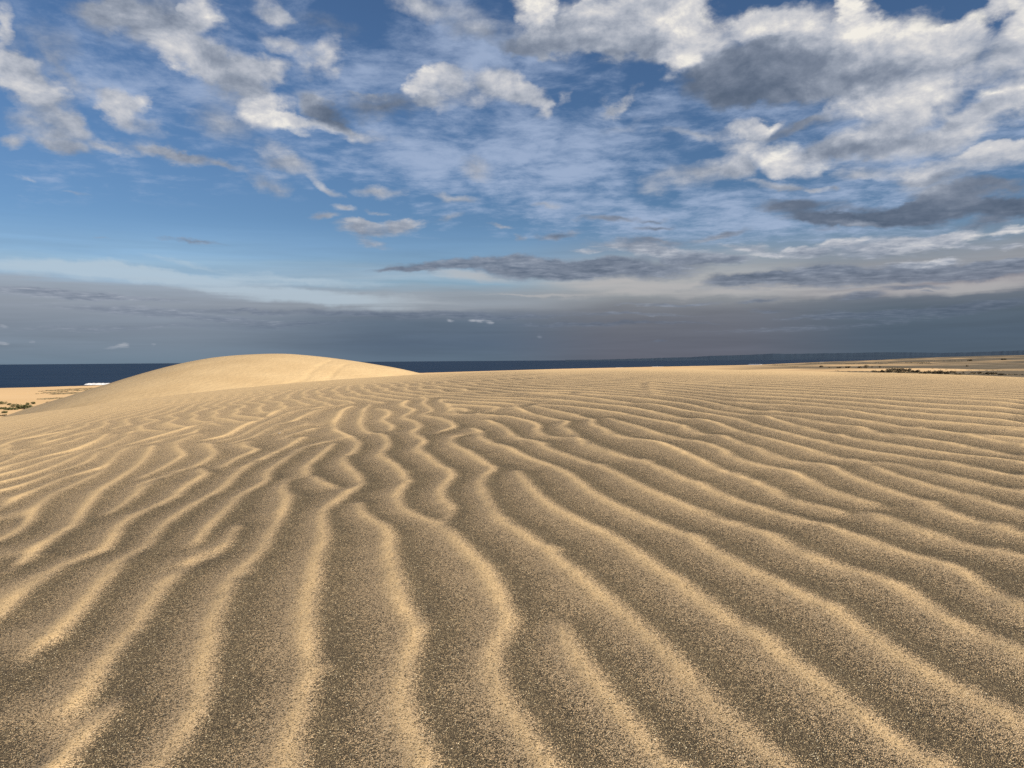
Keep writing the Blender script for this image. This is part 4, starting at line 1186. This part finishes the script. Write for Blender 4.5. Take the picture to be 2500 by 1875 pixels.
color = n.mix(n.step(eld, 6.5, 10.5, 1.0, 0.0), color, bc)

# 2. thin high veil
VW, _ = blobs(pos, VEILS, False)
vf = n.math('ADD', n.math('MULTIPLY', VW, .75), n.math('MULTIPLY', n.math('SUBTRACT', nP, .53), 2.1))
vf = n.math('ADD', vf, n.math('MULTIPLY', n.math('SUBTRACT', cells, .5), 1.0))
veil = n.math('MULTIPLY', n.step(vf, .0, .95), .74)
veil = n.math('MULTIPLY', veil, n.step(VW, .0, .15))
color = n.mix(veil, color, look((172, 188, 215)))

# long ice streaks above the bank
SW, _ = blobs(pos, STREAKS, False)
sf = n.step(n.math('ADD', SW, n.math('MULTIPLY', n.math('SUBTRACT', streak, .5), 1.5)), .05, .95)
sf = n.math('MULTIPLY', n.math('MULTIPLY', sf, n.step(SW, 0, .2)), .74)
color = n.mix(sf, color, n.mix(n.step(azn, R(-14), R(2)), look((182, 199, 212)), look((182, 180, 180))))

# 3. heaped clouds
PW, PB = blobs(pos, PUFFS)
dens = n.math('ADD', PW, n.math('MULTIPLY', n.math('SUBTRACT', nMix, .5), n.lerp(eln, 0, R(12), .5, .95)))
dens = n.math('ADD', dens, n.math('MULTIPLY', n.math('SUBTRACT', cells, .5), n.step(eln, R(17), R(6), .45, .85)))
cover = n.step(dens, .02, n.lerp(eln, 0, R(14), .60, 1.0))
cover = n.math('MULTIPLY', cover, n.step(PW, .02, .20))
lowband = n.step(eln, R(13), R(6))
cellv = n.math('MULTIPLY', n.math('SUBTRACT', cells, .5), lowband)
bri = n.math('DIVIDE', PB, n.math('MAXIMUM', PW, .001))
relief = n.math('MULTIPLY', n.math('SUBTRACT', nA, nB), n.lerp(eln, R(3), R(15), .4, .8))
bri = n.math('ADD', bri, relief)
bri = n.math('ADD', bri, n.math('MULTIPLY', n.math('SUBTRACT', nMix, .5), .24))
nF = n.noise(ang, 46, 5, .6, .2)
bri = n.math('ADD', bri, n.math('MULTIPLY', n.math('SUBTRACT', nF, .5), n.lerp(eln, R(5), R(14), .05, .17)))
bri = n.math('ADD', bri, n.math('MULTIPLY', cellv, .85))
# edges are thin and catch the light
bri = n.math('ADD', bri, n.math('MULTIPLY', n.step(dens, .9, .25), .04))
pc = n.ramp(bri, [(0, look((79, 93, 113))), (.22, look((101, 113, 132))), (.42, look((126, 136, 153))), (.58, look((153, 161, 175))), (.74, look((186, 190, 199))), (.88, look((215, 214, 215))), (1.0, look((247, 242, 232)))]).outputs[0]
color = n.mix(n.math('MULTIPLY', cover, n.lerp(eln, R(1.5), R(6), .38, .95)), color, pc)

# below the horizon only the ground is lit from here: dull ground tone
color = n.mix(n.step(dz, -.03, -.002), look((110, 100, 85)), color)
n.put(bg.inputs[0], color)
bg.inputs[1].default_value = 1.0
world.cycles.sampling_method = 'MANUAL'
world.cycles.sample_map_resolution = 512

# ------------------------------------------------------------------ camera
cam = bpy.data.cameras.new('camera')
cam.sensor_width = 36
cam.lens = 36 * 1888 / 2500
cam.clip_start = .02
cam.clip_end = 200000
co = bpy.data.objects.new('camera', cam)
col.objects.link(co)
pitch, roll = math.atan((937.5 - 880.4) / 1888), R(.425)
fwd = Vector((0, math.cos(pitch), -math.sin(pitch)))
up0 = Vector((0, math.sin(pitch), math.cos(pitch)))
right0 = Vector((1, 0, 0))
right = right0 * math.cos(roll) - up0 * math.sin(roll)
up = right0 * math.sin(roll) + up0 * math.cos(roll)
from mathutils import Matrix
co.matrix_world = Matrix(((right.x, up.x, -fwd.x, 0), (right.y, up.y, -fwd.y, 0), (right.z, up.z, -fwd.z, EYE), (0, 0, 0, 1)))
scene.camera = co
